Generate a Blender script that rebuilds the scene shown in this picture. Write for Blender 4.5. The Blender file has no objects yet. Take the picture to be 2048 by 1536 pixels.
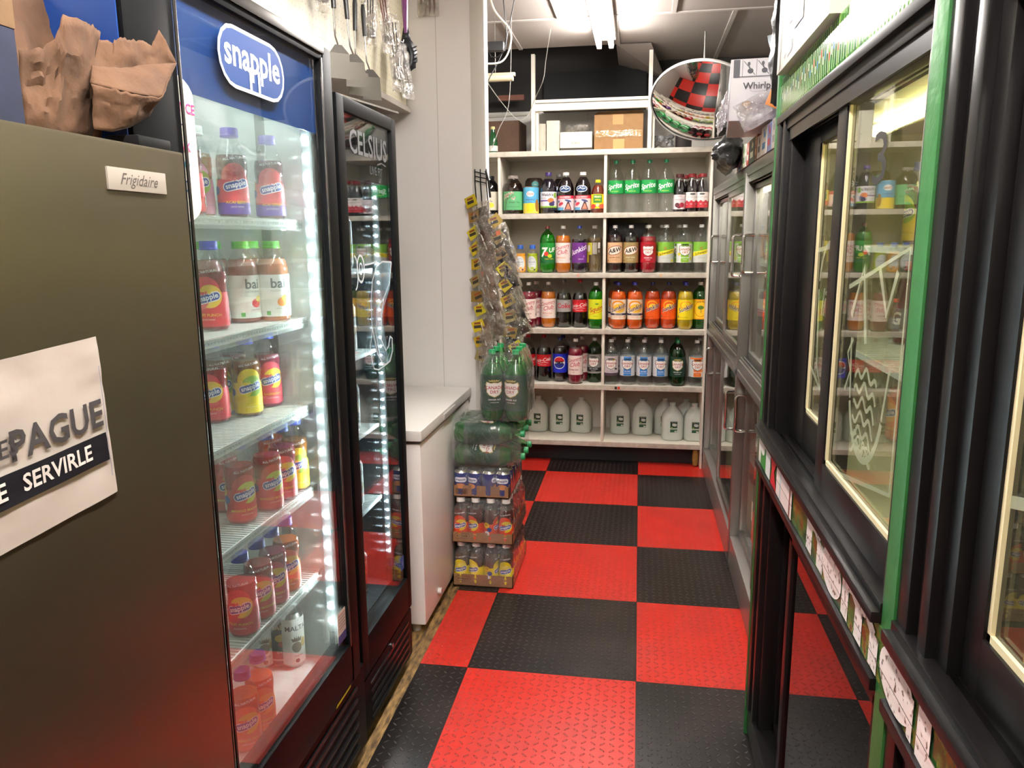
import bpy, bmesh, math, random
from mathutils import Vector, Matrix
random.seed(7)
PI = math.pi
SC = bpy.context.scene
COL = SC.collection

# ------------------------------------------------------------------ camera, exposure, world
cam_d = bpy.data.cameras.new('camera')
cam_d.sensor_fit = 'HORIZONTAL'; cam_d.sensor_width = 36.0
cam_d.lens = 36.0 * 1533.24 / 2048.0
cam_d.clip_start = 0.02; cam_d.clip_end = 60
cam = bpy.data.objects.new('camera', cam_d); COL.objects.link(cam)
yaw, pitch, roll = 0.163892, 0.18754, -0.008259
fw = Vector((-math.sin(yaw)*math.cos(pitch), math.cos(yaw)*math.cos(pitch), -math.sin(pitch)))
rt = Vector((math.cos(yaw), math.sin(yaw), 0)); up = rt.cross(fw)
r2 = rt*math.cos(roll) + up*math.sin(roll); u2 = -rt*math.sin(roll) + up*math.cos(roll)
cam.matrix_world = Matrix(((r2.x, u2.x, -fw.x, -0.0217), (r2.y, u2.y, -fw.y, -4.9459), (r2.z, u2.z, -fw.z, 1.5436), (0, 0, 0, 1)))
SC.camera = cam
SC.view_settings.view_transform = 'Standard'; SC.view_settings.look = 'None'
SC.view_settings.gamma = 1; SC.view_settings.use_curve_mapping = False
SC.view_settings.exposure = 1.5
SC.cycles.transparent_max_bounces = 48; SC.cycles.max_bounces = 16
SC.cycles.glossy_bounces = 10; SC.cycles.transmission_bounces = 10; SC.cycles.diffuse_bounces = 4
SC.cycles.caustics_reflective = False; SC.cycles.caustics_refractive = False
SC.cycles.sample_clamp_indirect = 14.0
SC.cycles.use_denoising = True
w = bpy.data.worlds.new('world'); SC.world = w; w.use_nodes = True
w.node_tree.nodes['Background'].inputs[0].default_value = (0.9, 0.86, 0.8, 1)
w.node_tree.nodes['Background'].inputs[1].default_value = 0.0
TUBE_POWER = 60.0      # emission of the bare ceiling tubes
LED_POWER = 420.0      # emission of the LED beads in the coolers

# ------------------------------------------------------------------ materials
def lin(c):
    if isinstance(c, str):
        c = c.lstrip('#'); c = [int(c[i:i+2], 16)/255 for i in (0, 2, 4)]
    return tuple((x/12.92 if x <= .04045 else ((x+.055)/1.055)**2.4) for x in c[:3]) + (1,)
_M = {}
def nodes_of(name):
    m = bpy.data.materials.new(name); m.use_nodes = True
    return m, m.node_tree.nodes, m.node_tree.links, m.node_tree.nodes['Principled BSDF']
def C(col, rough=.5, metal=0, coat=0, name=None, bump=0, bscale=60, var=0, trans=0, sheen=0, spec=.5):
    key = (col if isinstance(col, str) else tuple(col), rough, metal, coat, bump, bscale, var, trans)
    if key in _M: return _M[key]
    m, N, L, b = nodes_of(name or 'paint_' + str(col).strip('#'))
    b.inputs['Base Color'].default_value = lin(col)
    b.inputs['Roughness'].default_value = rough
    b.inputs['Metallic'].default_value = metal
    b.inputs['Coat Weight'].default_value = coat
    b.inputs['Specular IOR Level'].default_value = spec
    b.inputs['Transmission Weight'].default_value = trans
    if bump or var:
        t = N.new('ShaderNodeTexCoord'); n = N.new('ShaderNodeTexNoise')
        n.inputs['Scale'].default_value = bscale; n.inputs['Detail'].default_value = 5
        L.new(t.outputs['Object'], n.inputs['Vector'])
        if bump:
            bp = N.new('ShaderNodeBump'); bp.inputs['Strength'].default_value = bump; bp.inputs['Distance'].default_value = .01
            L.new(n.outputs['Fac'], bp.inputs['Height']); L.new(bp.outputs['Normal'], b.inputs['Normal'])
        if var:
            r = N.new('ShaderNodeValToRGB'); c = lin(col)
            r.color_ramp.elements[0].position = .35; r.color_ramp.elements[1].position = .65
            r.color_ramp.elements[0].color = tuple(x*(1-var) for x in c[:3]) + (1,)
            r.color_ramp.elements[1].color = c
            L.new(n.outputs['Fac'], r.inputs['Fac']); L.new(r.outputs['Color'], b.inputs['Base Color'])
    _M[key] = m
    return m
def EM(col, strength, name='lamp_glow'):
    k = ('em', col, strength)
    if k in _M: return _M[k]
    m = bpy.data.materials.new(name); m.use_nodes = True; N = m.node_tree.nodes; L = m.node_tree.links
    N.clear(); e = N.new('ShaderNodeEmission'); o = N.new('ShaderNodeOutputMaterial')
    e.inputs[0].default_value = lin(col); e.inputs[1].default_value = strength
    L.new(e.outputs[0], o.inputs[0]); _M[k] = m
    return m
def CLEAR(name='clear_glass', tint=(1, 1, 1), r0=.04, haze=0, hazecol='#ffffff', rough=.0, bump=0, bscale=30, hvar=0, hscale=4, gloss=1.0):
    """thin see-through sheet: Schlick reflection over a tinted transparent base, with an optional milky film"""
    k = ('clr', name, tuple(tint), r0, haze, hazecol, rough, bump, bscale, hvar)
    if k in _M: return _M[k]
    m = bpy.data.materials.new(name); m.use_nodes = True; N = m.node_tree.nodes; L = m.node_tree.links
    N.clear(); o = N.new('ShaderNodeOutputMaterial')
    g = N.new('ShaderNodeNewGeometry'); nrm = g.outputs['Normal']
    t = N.new('ShaderNodeTexCoord')
    gl = N.new('ShaderNodeBsdfGlossy'); gl.inputs['Roughness'].default_value = rough
    gl.inputs['Color'].default_value = (gloss, gloss, gloss, 1)
    if bump:
        n = N.new('ShaderNodeTexNoise'); n.inputs['Scale'].default_value = bscale; n.inputs['Detail'].default_value = 3
        n.inputs['Distortion'].default_value = 1.2
        L.new(t.outputs['Object'], n.inputs['Vector'])
        bp = N.new('ShaderNodeBump'); bp.inputs['Strength'].default_value = bump; bp.inputs['Distance'].default_value = .02
        L.new(n.outputs['Fac'], bp.inputs['Height']); nrm = bp.outputs['Normal']; L.new(nrm, gl.inputs['Normal'])
    d = N.new('ShaderNodeVectorMath'); d.operation = 'DOT_PRODUCT'
    L.new(g.outputs['Incoming'], d.inputs[0]); L.new(nrm, d.inputs[1])
    def mth(op, a, b=None):
        x = N.new('ShaderNodeMath'); x.operation = op
        for i, v in enumerate((a, b)):
            if v is None: continue
            if isinstance(v, (int, float)): x.inputs[i].default_value = v
            else: L.new(v, x.inputs[i])
        return x.outputs[0]
    c = mth('ABSOLUTE', d.outputs['Value']); c = mth('SUBTRACT', 1.0, c); c = mth('MAXIMUM', c, 0.0)
    c = mth('POWER', c, 5.0); c = mth('MULTIPLY', c, 1-r0); c = mth('ADD', c, r0); c = mth('MINIMUM', c, 1.0)
    tr = N.new('ShaderNodeBsdfTransparent'); tr.inputs[0].default_value = tuple(tint) + (1,)
    base = tr.outputs[0]
    if haze:
        df = N.new('ShaderNodeBsdfDiffuse'); df.inputs[0].default_value = lin(hazecol)
        tl = N.new('ShaderNodeBsdfTranslucent'); tl.inputs[0].default_value = lin(hazecol)
        hm = N.new('ShaderNodeMixShader'); hm.inputs[0].default_value = .4
        L.new(df.outputs[0], hm.inputs[1]); L.new(tl.outputs[0], hm.inputs[2])
        mx = N.new('ShaderNodeMixShader')
        if hvar:
            n2 = N.new('ShaderNodeTexNoise'); n2.inputs['Scale'].default_value = hscale; n2.inputs['Detail'].default_value = 6
            L.new(t.outputs['Object'], n2.inputs['Vector'])
            f = mth('SUBTRACT', n2.outputs['Fac'], .45); f = mth('MULTIPLY', f, hvar*6); f = mth('MAXIMUM', f, 0.0); f = mth('ADD', f, haze); f = mth('MINIMUM', f, .9)
            L.new(f, mx.inputs[0])
        else: mx.inputs[0].default_value = haze
        L.new(base, mx.inputs[1]); L.new(hm.outputs[0], mx.inputs[2]); base = mx.outputs[0]
    mix = N.new('ShaderNodeMixShader'); L.new(c, mix.inputs[0]); L.new(base, mix.inputs[1]); L.new(gl.outputs[0], mix.inputs[2])
    L.new(mix.outputs[0], o.inputs[0]); _M[k] = m
    return m

# ------------------------------------------------------------------ mesh builder
class MB:
    def __init__(s): s.v = []; s.f = []; s.mi = []; s.cur = 0
    def add(s, vs, fs, M=None):
        o = len(s.v)
        s.v += [tuple(M @ Vector(p)) if M else tuple(p) for p in vs]
        s.f += [tuple(i+o for i in f) for f in fs]; s.mi += [s.cur]*len(fs)
        return s
    def mat(s, i): s.cur = i; return s
    def box(s, x0, x1, y0, y1, z0, z1, bev=0, M=None):
        if x0 > x1: x0, x1 = x1, x0
        if y0 > y1: y0, y1 = y1, y0
        if z0 > z1: z0, z1 = z1, z0
        if not bev:
            v = [(x, y, z) for x in (x0, x1) for y in (y0, y1) for z in (z0, z1)]
            return s.add(v, [(0, 1, 3, 2), (4, 6, 7, 5), (0, 4, 5, 1), (2, 3, 7, 6), (0, 2, 6, 4), (1, 5, 7, 3)], M)
        bm = bmesh.new(); bmesh.ops.create_cube(bm, size=1)
        for v in bm.verts: v.co = Vector(((x0+x1)/2+v.co.x*(x1-x0), (y0+y1)/2+v.co.y*(y1-y0), (z0+z1)/2+v.co.z*(z1-z0)))
        bev = min(bev, .45*min(x1-x0, y1-y0, z1-z0))
        bmesh.ops.bevel(bm, geom=list(bm.edges), offset=bev, segments=2, profile=.7, affect='EDGES')
        return s.frombm(bm, M)
    def frombm(s, bm, M=None):
        bm.verts.index_update()
        vs = [v.co.copy() for v in bm.verts]; fs = [[v.index for v in f.verts] for f in bm.faces]; bm.free()
        return s.add(vs, fs, M)
    def lathe(s, prof, seg=24, M=None, mod=None, cap=True, a0=0, a1=2*PI):
        vs = []; fs = []; full = abs(a1-a0-2*PI) < 1e-6; n = seg if full else seg+1
        for (r, z) in prof:
            for k in range(n):
                a = a0+(a1-a0)*k/seg; rr = mod(r, z, a) if mod else r
                vs.append((rr*math.sin(a), -rr*math.cos(a), z))
        for i in range(len(prof)-1):
            for k in range(seg):
                k2 = (k+1) % n
                fs.append((i*n+k, i*n+k2, (i+1)*n+k2, (i+1)*n+k))
        if cap and full:
            if prof[0][0] > 1e-5: fs.append(tuple(reversed(range(n))))
            if prof[-1][0] > 1e-5: fs.append(tuple(range((len(prof)-1)*n, len(prof)*n)))
        return s.add(vs, fs, M)
    def cyl(s, p, q, r, seg=12, r1=None):
        p = Vector(p); q = Vector(q); d = q-p; L = d.length
        M = Matrix.Translation(p) @ d.to_track_quat('Z', 'Y').to_matrix().to_4x4()
        return s.lathe([(r, 0), (r if r1 is None else r1, L)], seg, M)
    def tube(s, pts, r, seg=8, closed=False):
        pts = [Vector(p) for p in pts]; n = len(pts); vs = []; fs = []; prev = None
        for i, p in enumerate(pts):
            a = pts[(i-1) % n] if (closed or i > 0) else p; b = pts[(i+1) % n] if (closed or i < n-1) else p
            t = (b-a).normalized()
            if prev is None:
                x = t.orthogonal().normalized()
            else:
                x = (prev-t*prev.dot(t)).normalized()
            prev = x; y = t.cross(x)
            rr = r[i] if isinstance(r, (list, tuple)) else r
            for k in range(seg):
                a_ = 2*PI*k/seg; vs.append(p+x*rr*math.cos(a_)+y*rr*math.sin(a_))
        for i in range(n if closed else n-1):
            for k in range(seg):
                j = (i+1) % n; fs.append((i*seg+k, i*seg+(k+1) % seg, j*seg+(k+1) % seg, j*seg+k))
        if not closed: fs += [tuple(reversed(range(seg))), tuple(range((n-1)*seg, n*seg))]
        return s.add(vs, fs)
    def prism(s, poly, thick, M=None):
        """outline in local XY extruded from z=0 to z=thick"""
        n = len(poly); vs = [(x, y, 0) for x, y in poly]+[(x, y, thick) for x, y in poly]
        fs = [tuple(reversed(range(n))), tuple(range(n, 2*n))]+[(i, (i+1) % n, n+(i+1) % n, n+i) for i in range(n)]
        return s.add(vs, fs, M)
    def grid(s, fn, nu, nv, M=None):
        vs = [fn(i/nu, j/nv) for i in range(nu+1) for j in range(nv+1)]
        fs = [(i*(nv+1)+j, (i+1)*(nv+1)+j, (i+1)*(nv+1)+j+1, i*(nv+1)+j+1) for i in range(nu) for j in range(nv)]
        return s.add(vs, fs, M)
    def build(s, name, mats, parent=None, loc=None, rot=None, flat=False, sharp=35, **props):
        me = bpy.data.meshes.new(name); me.from_pydata(s.v, [], s.f)
        if not isinstance(mats, (list, tuple)): mats = [mats]
        for m in mats: me.materials.append(m)
        if len(mats) > 1: me.polygons.foreach_set('material_index', s.mi)
        if not flat:
            me.polygons.foreach_set('use_smooth', [True]*len(me.polygons))
            me.set_sharp_from_angle(angle=math.radians(sharp))
        me.update()
        return link(name, me, parent, loc, rot, **props)
def link(name, me, parent=None, loc=None, rot=None, **props):
    o = bpy.data.objects.new(name, me); COL.objects.link(o)
    if parent: o.parent = parent
    if loc: o.location = loc
    if rot: o.rotation_euler = rot
    for k, v in props.items(): o[k] = v
    return o
def thing(name, label, cat, loc=(0, 0, 0), rz=0, group=None, rot=None):
    o = bpy.data.objects.new(name, None); COL.objects.link(o); o.empty_display_size = .05
    o.location = loc; o.rotation_euler = rot or (0, 0, rz); o['label'] = label; o['category'] = cat
    if group: o['group'] = group
    return o
def tag(o, label, cat, group=None):
    o['label'] = label; o['category'] = cat
    if group: o['group'] = group
    return o
def struct(o): o['kind'] = 'structure'; return o
def dup(root, loc, rz, label, group=None, sc=None):
    r = root.copy(); COL.objects.link(r); r.location = loc; r.rotation_euler = (0, 0, rz); r['label'] = label
    if sc: r.scale = sc
    if group: r['group'] = group
    for ch in KIDS.get(root.name, ()):
        c = ch.copy(); COL.objects.link(c); c.parent = r
        for g in KIDS.get(ch.name, ()):
            d = g.copy(); COL.objects.link(d); d.parent = c
    return r
KIDS = {}
def remember(root):
    for o in COL.objects:
        if o.parent == root:
            KIDS.setdefault(root.name, []).append(o)
            for g in COL.objects:
                if g.parent == o: KIDS.setdefault(o.name, []).append(g)
    return root

# ------------------------------------------------------------------ flat designs (lettering and marks) wrapped on surfaces
_T = {}
def glyphs(s, size, shear=0, bold=0, space=1.0):
    k = (s, shear, bold, space)
    if k not in _T:
        cu = bpy.data.curves.new('t', 'FONT'); cu.body = s; cu.size = 1; cu.shear = shear; cu.offset = bold*.42
        cu.resolution_u = 2; cu.align_x = 'CENTER'; cu.align_y = 'CENTER'; cu.space_character = space
        ob = bpy.data.objects.new('t', cu); COL.objects.link(ob)
        dg = bpy.context.evaluated_depsgraph_get(); me = ob.evaluated_get(dg).to_mesh()
        vs = [(v.co.x, v.co.y) for v in me.vertices]; fs = [tuple(p.vertices) for p in me.polygons]
        ob.evaluated_get(dg).to_mesh_clear(); bpy.data.objects.remove(ob); bpy.data.curves.remove(cu)
        _T[k] = (vs, fs)
    vs, fs = _T[k]
    return [(x*size, y*size) for x, y in vs], fs
def rot2(vs, x, y, deg):
    c, s = math.cos(math.radians(deg)), math.sin(math.radians(deg))
    return [(x+a*c-b*s, y+a*s+b*c) for a, b in vs]
SHIELD = [(-.5, .32), (-.44, .5), (-.2, .42), (0, .46), (.2, .42), (.44, .5), (.5, .32), (.44, .05), (.46, -.15), (.3, -.36), (0, -.5), (-.3, -.36), (-.46, -.15), (-.44, .05)]
CROWN = [(-.4, -.2), (-.5, .25), (-.28, .05), (-.2, .42), (-.06, .12), (0, .5), (.06, .12), (.2, .42), (.28, .05), (.5, .25), (.4, -.2)]
def elem2d(e):
    k = e[0]
    if k == 'r':      # rect x0 x1 z0 z1 col
        _, x0, x1, z0, z1, col = e[:6]; n = max(1, int(abs(x1-x0)/6)); vs = []; fs = []
        for i in range(n+1):
            x = x0+(x1-x0)*i/n; vs += [(x, z0), (x, z1)]
        fs = [(2*i, 2*i+2, 2*i+3, 2*i+1) for i in range(n)]
        return vs, fs, col
    if k == 't':      # text str x z size col [rot shear bold]
        _, s, x, z, size, col = e[:6]; ex = list(e[6:])+[0, 0, 0][len(e[6:]):]
        vs, fs = glyphs(s, size, ex[1], ex[2]); return rot2(vs, x, z, ex[0]), fs, col
    if k == 'e':      # ellipse x z rx rz col [rot]
        _, x, z, rx, rz, col = e[:6]; rr = e[6] if len(e) > 6 else 0
        vs = [(0, 0)]; fs = []; S = 20
        for ring in (.5, 1.0):
            vs += [(rx*ring*math.cos(2*PI*i/S), rz*ring*math.sin(2*PI*i/S)) for i in range(S)]
        fs = [(0, 1+i, 1+(i+1) % S) for i in range(S)]+[(1+i, 1+S+i, 1+S+(i+1) % S, 1+(i+1) % S) for i in range(S)]
        return rot2(vs, x, z, rr), fs, col
    if k == 'o':      # ring x z rx rz w col [rot a0 a1]
        _, x, z, rx, rz, wd, col = e[:7]; ex = list(e[7:])+[0, 0, 360][len(e[7:]):]; S = 32; vs = []; fs = []
        for i in range(S+1):
            a = math.radians(ex[1]+(ex[2]-ex[1])*i/S)
            vs += [(rx*math.cos(a), rz*math.sin(a)), ((rx-wd)*math.cos(a), (rz-wd)*math.sin(a))]
        fs = [(2*i, 2*i+2, 2*i+3, 2*i+1) for i in range(S)]
        return rot2(vs, x, z, ex[0]), fs, col
    if k == 'p':      # star-convex polygon pts x z w h col [rot]
        _, pts, x, z, wd, h, col = e[:7]; rr = e[7] if len(e) > 7 else 0
        pts = [(a*wd, b*h) for a, b in pts]; n = len(pts)
        vs = [(0, 0)]+[(a*.5, b*.5) for a, b in pts]+pts
        fs = [(0, 1+i, 1+(i+1) % n) for i in range(n)]+[(1+i, 1+n+i, 1+n+(i+1) % n, 1+(i+1) % n) for i in range(n)]
        return rot2(vs, x, z, rr), fs, col
    if k == 'l':      # polyline stroke pts w col
        _, pts, wd, col = e[:4]; vs = []; fs = []; n = len(pts)
        for i, (x, z) in enumerate(pts):
            a = pts[max(0, i-1)]; b = pts[min(n-1, i+1)]; dx, dz = b[0]-a[0], b[1]-a[1]; L = math.hypot(dx, dz) or 1
            vs += [(x-dz/L*wd/2, z+dx/L*wd/2), (x+dz/L*wd/2, z-dx/L*wd/2)]
        fs = [(2*i, 2*i+2, 2*i+3, 2*i+1) for i in range(n-1)]
        return vs, fs, col
    if k == 'pill':   # rounded bar x z w h col [rot]
        _, x, z, wd, h, col = e[:6]; rr = e[6] if len(e) > 6 else 0; vs = []; n = 8
        for i in range(n+1):
            a = -PI/2+PI*i/n; vs.append(((wd-h)/2+h/2*math.cos(a), h/2*math.sin(a)))
        for i in range(n+1):
            a = PI/2+PI*i/n; vs.append((-(wd-h)/2+h/2*math.cos(a), h/2*math.sin(a)))
        m = len(vs); vs = [(0, 0)]+vs
        return rot2(vs, x, z, rr), [(0, 1+i, 1+(i+1) % m) for i in range(m)], col
def slice2d(vs, fs, every):
    bm = bmesh.new(); V = [bm.verts.new((x, 0, z)) for x, z in vs]
    for f in fs:
        if len(set(f)) > 2:
            try: bm.faces.new([V[i] for i in f])
            except ValueError: pass
    xs = [x for x, z in vs]; k = math.floor(min(xs)/every)+1
    while k*every < max(xs):
        bmesh.ops.bisect_plane(bm, geom=bm.verts[:]+bm.edges[:]+bm.faces[:], dist=1e-5, plane_co=(k*every, 0, 0), plane_no=(1, 0, 0)); k += 1
    bm.verts.index_update()
    r = [(v.co.x, v.co.z) for v in bm.verts], [tuple(v.index for v in f.verts) for f in bm.faces]; bm.free(); return r
def design(elems, mapf, name, parent, layer0=1, rough=.45, metal=0, step=1.0, curved=0, **props):
    """elems in mm; mapf(x, z, layer) -> point"""
    mb = MB(); cols = []
    for li, e in enumerate(elems):
        vs, fs, col = elem2d(e)
        if col not in cols: cols.append(col)
        if curved and e[0] == 'r' and abs(e[4]-e[3]) > 12:
            n = int(abs(e[4]-e[3])/8)+1; rows = [elem2d(('r', e[1], e[2], e[3]+(e[4]-e[3])*i/n, e[3]+(e[4]-e[3])*(i+1)/n, col))[:2] for i in range(n)]
            vs = []; fs = []
            for v_, f_ in rows: fs += [tuple(q+len(vs) for q in t_) for t_ in f_]; vs += v_
        elif curved and e[0] != 'r': vs, fs = slice2d(vs, fs, curved)
        mb.mat(cols.index(col)).add([mapf(x, z, layer0+li*step) for x, z in vs], fs)
    return mb.build(name, [c if not isinstance(c, str) else C(c, rough, metal, name='print_'+c.strip('#')) for c in cols], parent, flat=True, **props)
def wrapf(rfun, off=.0004):
    def f(x, z, l):
        r = rfun(z/1000); a = x/1000/max(r, .01); r += off*l*.5
        return (r*math.sin(a), -r*math.cos(a), z/1000)
    return f
def planef(o, u, v, n, off=.0004):
    o, u, v, n = Vector(o), Vector(u), Vector(v), Vector(n)
    return lambda x, z, l: tuple(o+u*(x/1000)+v*(z/1000)+n*(off*l))
def interp(prof):
    P = sorted(((z, r) for r, z in prof))
    def f(z):
        if z <= P[0][0]: return P[0][1]
        for (a, ra), (b, rb) in zip(P, P[1:]):
            if z <= b: return ra+(rb-ra)*((z-a)/(b-a) if b > a else 0)
        return P[-1][1]
    return f

# ------------------------------------------------------------------ drinks: bottles, jugs, cans
PET = lambda: CLEAR('clear_plastic', (.93, .95, .95), .06, rough=.03, bump=.12, bscale=18)
PETG = lambda: CLEAR('green_plastic', (.25, .62, .28), .06, rough=.03)
def petal(r, z, a): return r*(1-(.13*max(0, 1-z/.028)*(.5+.5*math.cos(5*a))))
STD = [(.030, 0), (.043, .002), (.050, .012), (.0535, .028), (.0545, .05), (.0540, .064), (.0535, .066), (.0535, .198), (.0540, .200), (.0545, .206), (.0530, .220), (.0490, .236), (.0415, .252), (.0310, .265), (.0200, .275), (.0150, .281), (.0138, .288), (.0138, .294)]
COKE = [(.030, 0), (.044, .002), (.051, .014), (.0545, .030), (.0545, .062), (.0520, .085), (.0515, .100), (.0535, .108), (.0535, .190), (.0530, .200), (.0490, .220), (.0420, .240), (.0330, .260), (.0235, .280), (.0160, .294), (.0138, .302), (.0138, .309)]
SPR = [(.030, 0), (.044, .002), (.052, .014), (.0560, .035), (.0560, .055), (.0525, .080), (.0545, .100), (.0560, .118), (.0560, .128), (.0560, .202), (.0560, .214), (.0540, .225), (.0440, .250), (.0320, .275), (.0205, .298), (.0142, .306), (.0138, .318)]
SN = [(.026, 0), (.032, .002), (.0345, .012), (.0345, .030), (.0338, .034), (.0345, .040), (.0340, .070), (.0325, .088), (.0335, .104), (.0350, .120), (.0345, .134), (.0310, .150), (.0250, .166), (.0195, .177), (.0175, .183), (.0170, .190)]
BAI = [(.034, 0), (.0385, .003), (.0395, .010), (.0390, .014), (.0390, .118), (.0395, .122), (.0385, .136), (.0330, .152), (.0240, .164), (.0190, .172), (.0180, .184)]
ELE = [(.026, 0), (.033, .002), (.036, .012), (.0365, .030), (.0350, .060), (.0340, .085), (.0350, .105), (.0360, .125), (.0330, .140), (.0240, .152), (.0180, .157), (.0175, .163)]
GAT = [(.028, 0), (.034, .003), (.0365, .012), (.0365, .095), (.0340, .108), (.0345, .122), (.0365, .135), (.0340, .152), (.0260, .172), (.0190, .180), (.0180, .190)]
JUG64 = [(.044, 0), (.052, .003), (.055, .014), (.0545, .022), (.0545, .140), (.0555, .150), (.0540, .168), (.0460, .196), (.0350, .218), (.0260, .232), (.0205, .240), (.0190, .250)]
JUICE = [(.034, 0), (.041, .002), (.0430, .010), (.0430, .130), (.0425, .150), (.0360, .176), (.0280, .196), (.0240, .206), (.0230, .222)]
TEA = [(.054, 0), (.064, .003), (.068, .014), (.068, .022), (.067, .026), (.067, .150), (.068, .154), (.066, .172), (.056, .200), (.042, .218), (.034, .226), (.032, .238)]
SN = [(r, z*.965) for r, z in SN]
CAN = [(.024, 0), (.027, .002), (.0325, .012), (.033, .018), (.033, .145), (.0325, .150), (.0265, .160), (.0262, .163)]
def canada(bg, mid, txt2, sub, extra=(), sh='#f4f1ea', tx='#b51f2e', dark='#20251f', subcol='#ffffff'):
    e = [('r', -165, 165, 66, 198, bg)]
    if mid: e.append(('r', -26, 26, 68, 196, mid))
    e += list(extra)
    e += [('p', CROWN, 0, 180, 54, 16, dark), ('p', SHIELD, 0, 142, 80, 70, dark), ('p', SHIELD, 0, 142, 73, 63, sh),
          ('t', 'CANADA', 0, 150, 20, tx, 0, 0, .03), ('t', 'DRY', 0, 131, 20, tx, 0, 0, .03),
          ('t', txt2, 0, 97, 10, subcol, 0, 0, .02), ('t', sub, 0, 84, 6, subcol)]
    return e
def club(flav, fc):
    return [('r', -165, 165, 66, 198, '#f0ddd6'), ('t', 'Country', -4, 168, 34, '#c3394a', 12, .35, .02), ('t', 'Club', 0, 136, 40, '#c3394a', 12, .35, .02),
            ('l', [(24, 122), (50, 130)], 2, '#c3394a'), ('t', flav, -6, 100, 13, fc, 0, 0, .02), ('t', 'SODA', -6, 84, 7, fc), ('r', 62, 84, 80, 150, '#d9cdc8'), ('r', 66, 80, 84, 100, '#4a4644'), ('t', 'i', 72, 170, 22, '#3a2a2a')]
def sunk(bg, zero=False):
    e = [('r', -168, 168, 66, 198, bg), ('o', 0, 160, 40, 30, 9, '#f7a823', 0, -10, 230), ('e', 4, 150, 26, 20, '#fbc63c')]
    if zero: e = [('r', -168, 168, 66, 198, '#f6dfc8'), ('o', -2, 158, 46, 34, 11, '#f59a1c', 0, -10, 230), ('e', 6, 140, 42, 30, '#fbc33a'), ('r', -168, 168, 94, 106, '#2b2c55'), ('t', 'ZERO SUGAR', 0, 100, 9, '#f6dfc8', 0, 0, .02), ('t', 'ORANGE SODA', -6, 82, 7, '#d8603c'), ('e', 48, 82, 6, 7, '#e8875a')]
    e += [('t', 'Sunkist', 1, 141, 39, '#f6efe4', 22, .25, .09), ('t', 'Sunkist', 0, 142, 39, '#25275c', 22, .25, .035), ('l', [(0, 122), (56, 146)], 2.2, '#8a4a7c')]
    if not zero: e += [('t', 'NATURALLY FLAVORED', -20, 82, 6, '#5a3520'), ('r', -58, -50, 78, 92, '#6a6a72')]
    return e
def aw(bg, sub, sc):
    return [('r', -165, 165, 66, 198, bg), ('e', 4, 146, 56, 30, '#f5e6d6', 12), ('o', 4, 146, 56, 30, 3, '#7a2a1c', 12), ('o', 4, 146, 51, 26, 1.5, '#c65a2a', 12),
            ('t', 'A&W', 4, 146, 38, '#20140f', 12, .25, .06), ('t', sub, 2, 100, 12, sc, 0, 0, .02), ('t', 'CAFFEINE FREE', 2, 84, 6, sc), ('e', -46, 80, 5, 4, '#7a2a1c')]
SCHW = [('r', -165, 165, 66, 198, '#c9cdc6'), ('r', -165, 165, 138, 198, '#7cb53c'), ('p', [(-.5, -.9), (.5, .1), (.5, .9), (-.5, -.1)], 0, 130, 175, 34, '#f3e22a'), ('t', 'Schweppes', 2, 131, 23, '#3b3218', 17, .35, .03), ('o', -2, 156, 9, 9, 3, '#c9432c'), ('t', 'LEMON LIME', 0, 96, 9, '#8fa08a'), ('e', 50, 78, 14, 8, '#e6d534')]
SQ = [('r', -168, 168, 66, 198, '#dbe01f'), ('o', 0, 150, 60, 44, 5, '#e9b420', 0, 180, 360), ('e', 8, 168, 12, 5, '#4d8a2c'), ('t', 'Squirt', 4, 134, 42, '#c23a26', 14, .25, .04), ('l', [(-46, 96), (50, 122)], 3, '#e58a2a'), ('t', 'CITRUS', 0, 84, 8, '#5a7a1c')]
COCO = [('r', -168, 168, 66, 198, '#f2cd1d'), ('r', -168, 168, 192, 198, '#e8942a'), ('r', -168, 168, 66, 72, '#e8942a'), ('o', 0, 134, 46, 52, 5, '#e08a22'), ('e', 0, 132, 34, 38, '#f0c62a'), ('e', 0, 144, 20, 13, '#4a7a2a'), ('l', [(0, 140), (2, 108)], 4, '#8a5a1c'), ('t', 'COCO RICO', 0, 182, 16, '#7a5a12', 0, 0, .03)]
UP7 = [('r', -168, 168, 66, 198, '#178a2e'), ('r', -168, 168, 66, 118, '#0f6a30'), ('t', '7', -30, 134, 84, '#f4f4ee', 0, .15, .07), ('e', -8, 126, 15, 15, '#d8372a'), ('t', 'UP', 32, 150, 42, '#f4f4ee', 6, .2, .05), ('e', 16, 112, 16, 12, '#c8d62c'), ('t', 'SHIRLEY TEMPLE', 14, 92, 9, '#e8d23a', 0, 0, .03)]
GRP = [('r', -168, 168, 66, 198, '#6c2a86'), ('t', 'Sunkist', -10, 148, 46, '#f3e9f3', 22, .25, .03), ('t', 'GRAPE', 10, 90, 13, '#d9b8e6', 0, 0, .02), ('t', 'S', 62, 120, 50, '#2b1238', 20, .2, .06), ('e', 30, 108, 8, 8, '#a35cc2')]
BACKL = [('r', -165, -38, 66, 198, '#c9b62a'), ('r', -38, -12, 118, 198, '#c8bd3a'), ('e', -38, 160, 12, 24, '#efe6da'), ('r', -8, 22, 122, 198, '#9a9486'), ('r', 28, 46, 160, 198, '#d8d4ca'), ('r', 30, 44, 132, 150, '#8a8478'), ('t', 'Nutrition', 7, 190, 6, '#2d2a22')]
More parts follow.
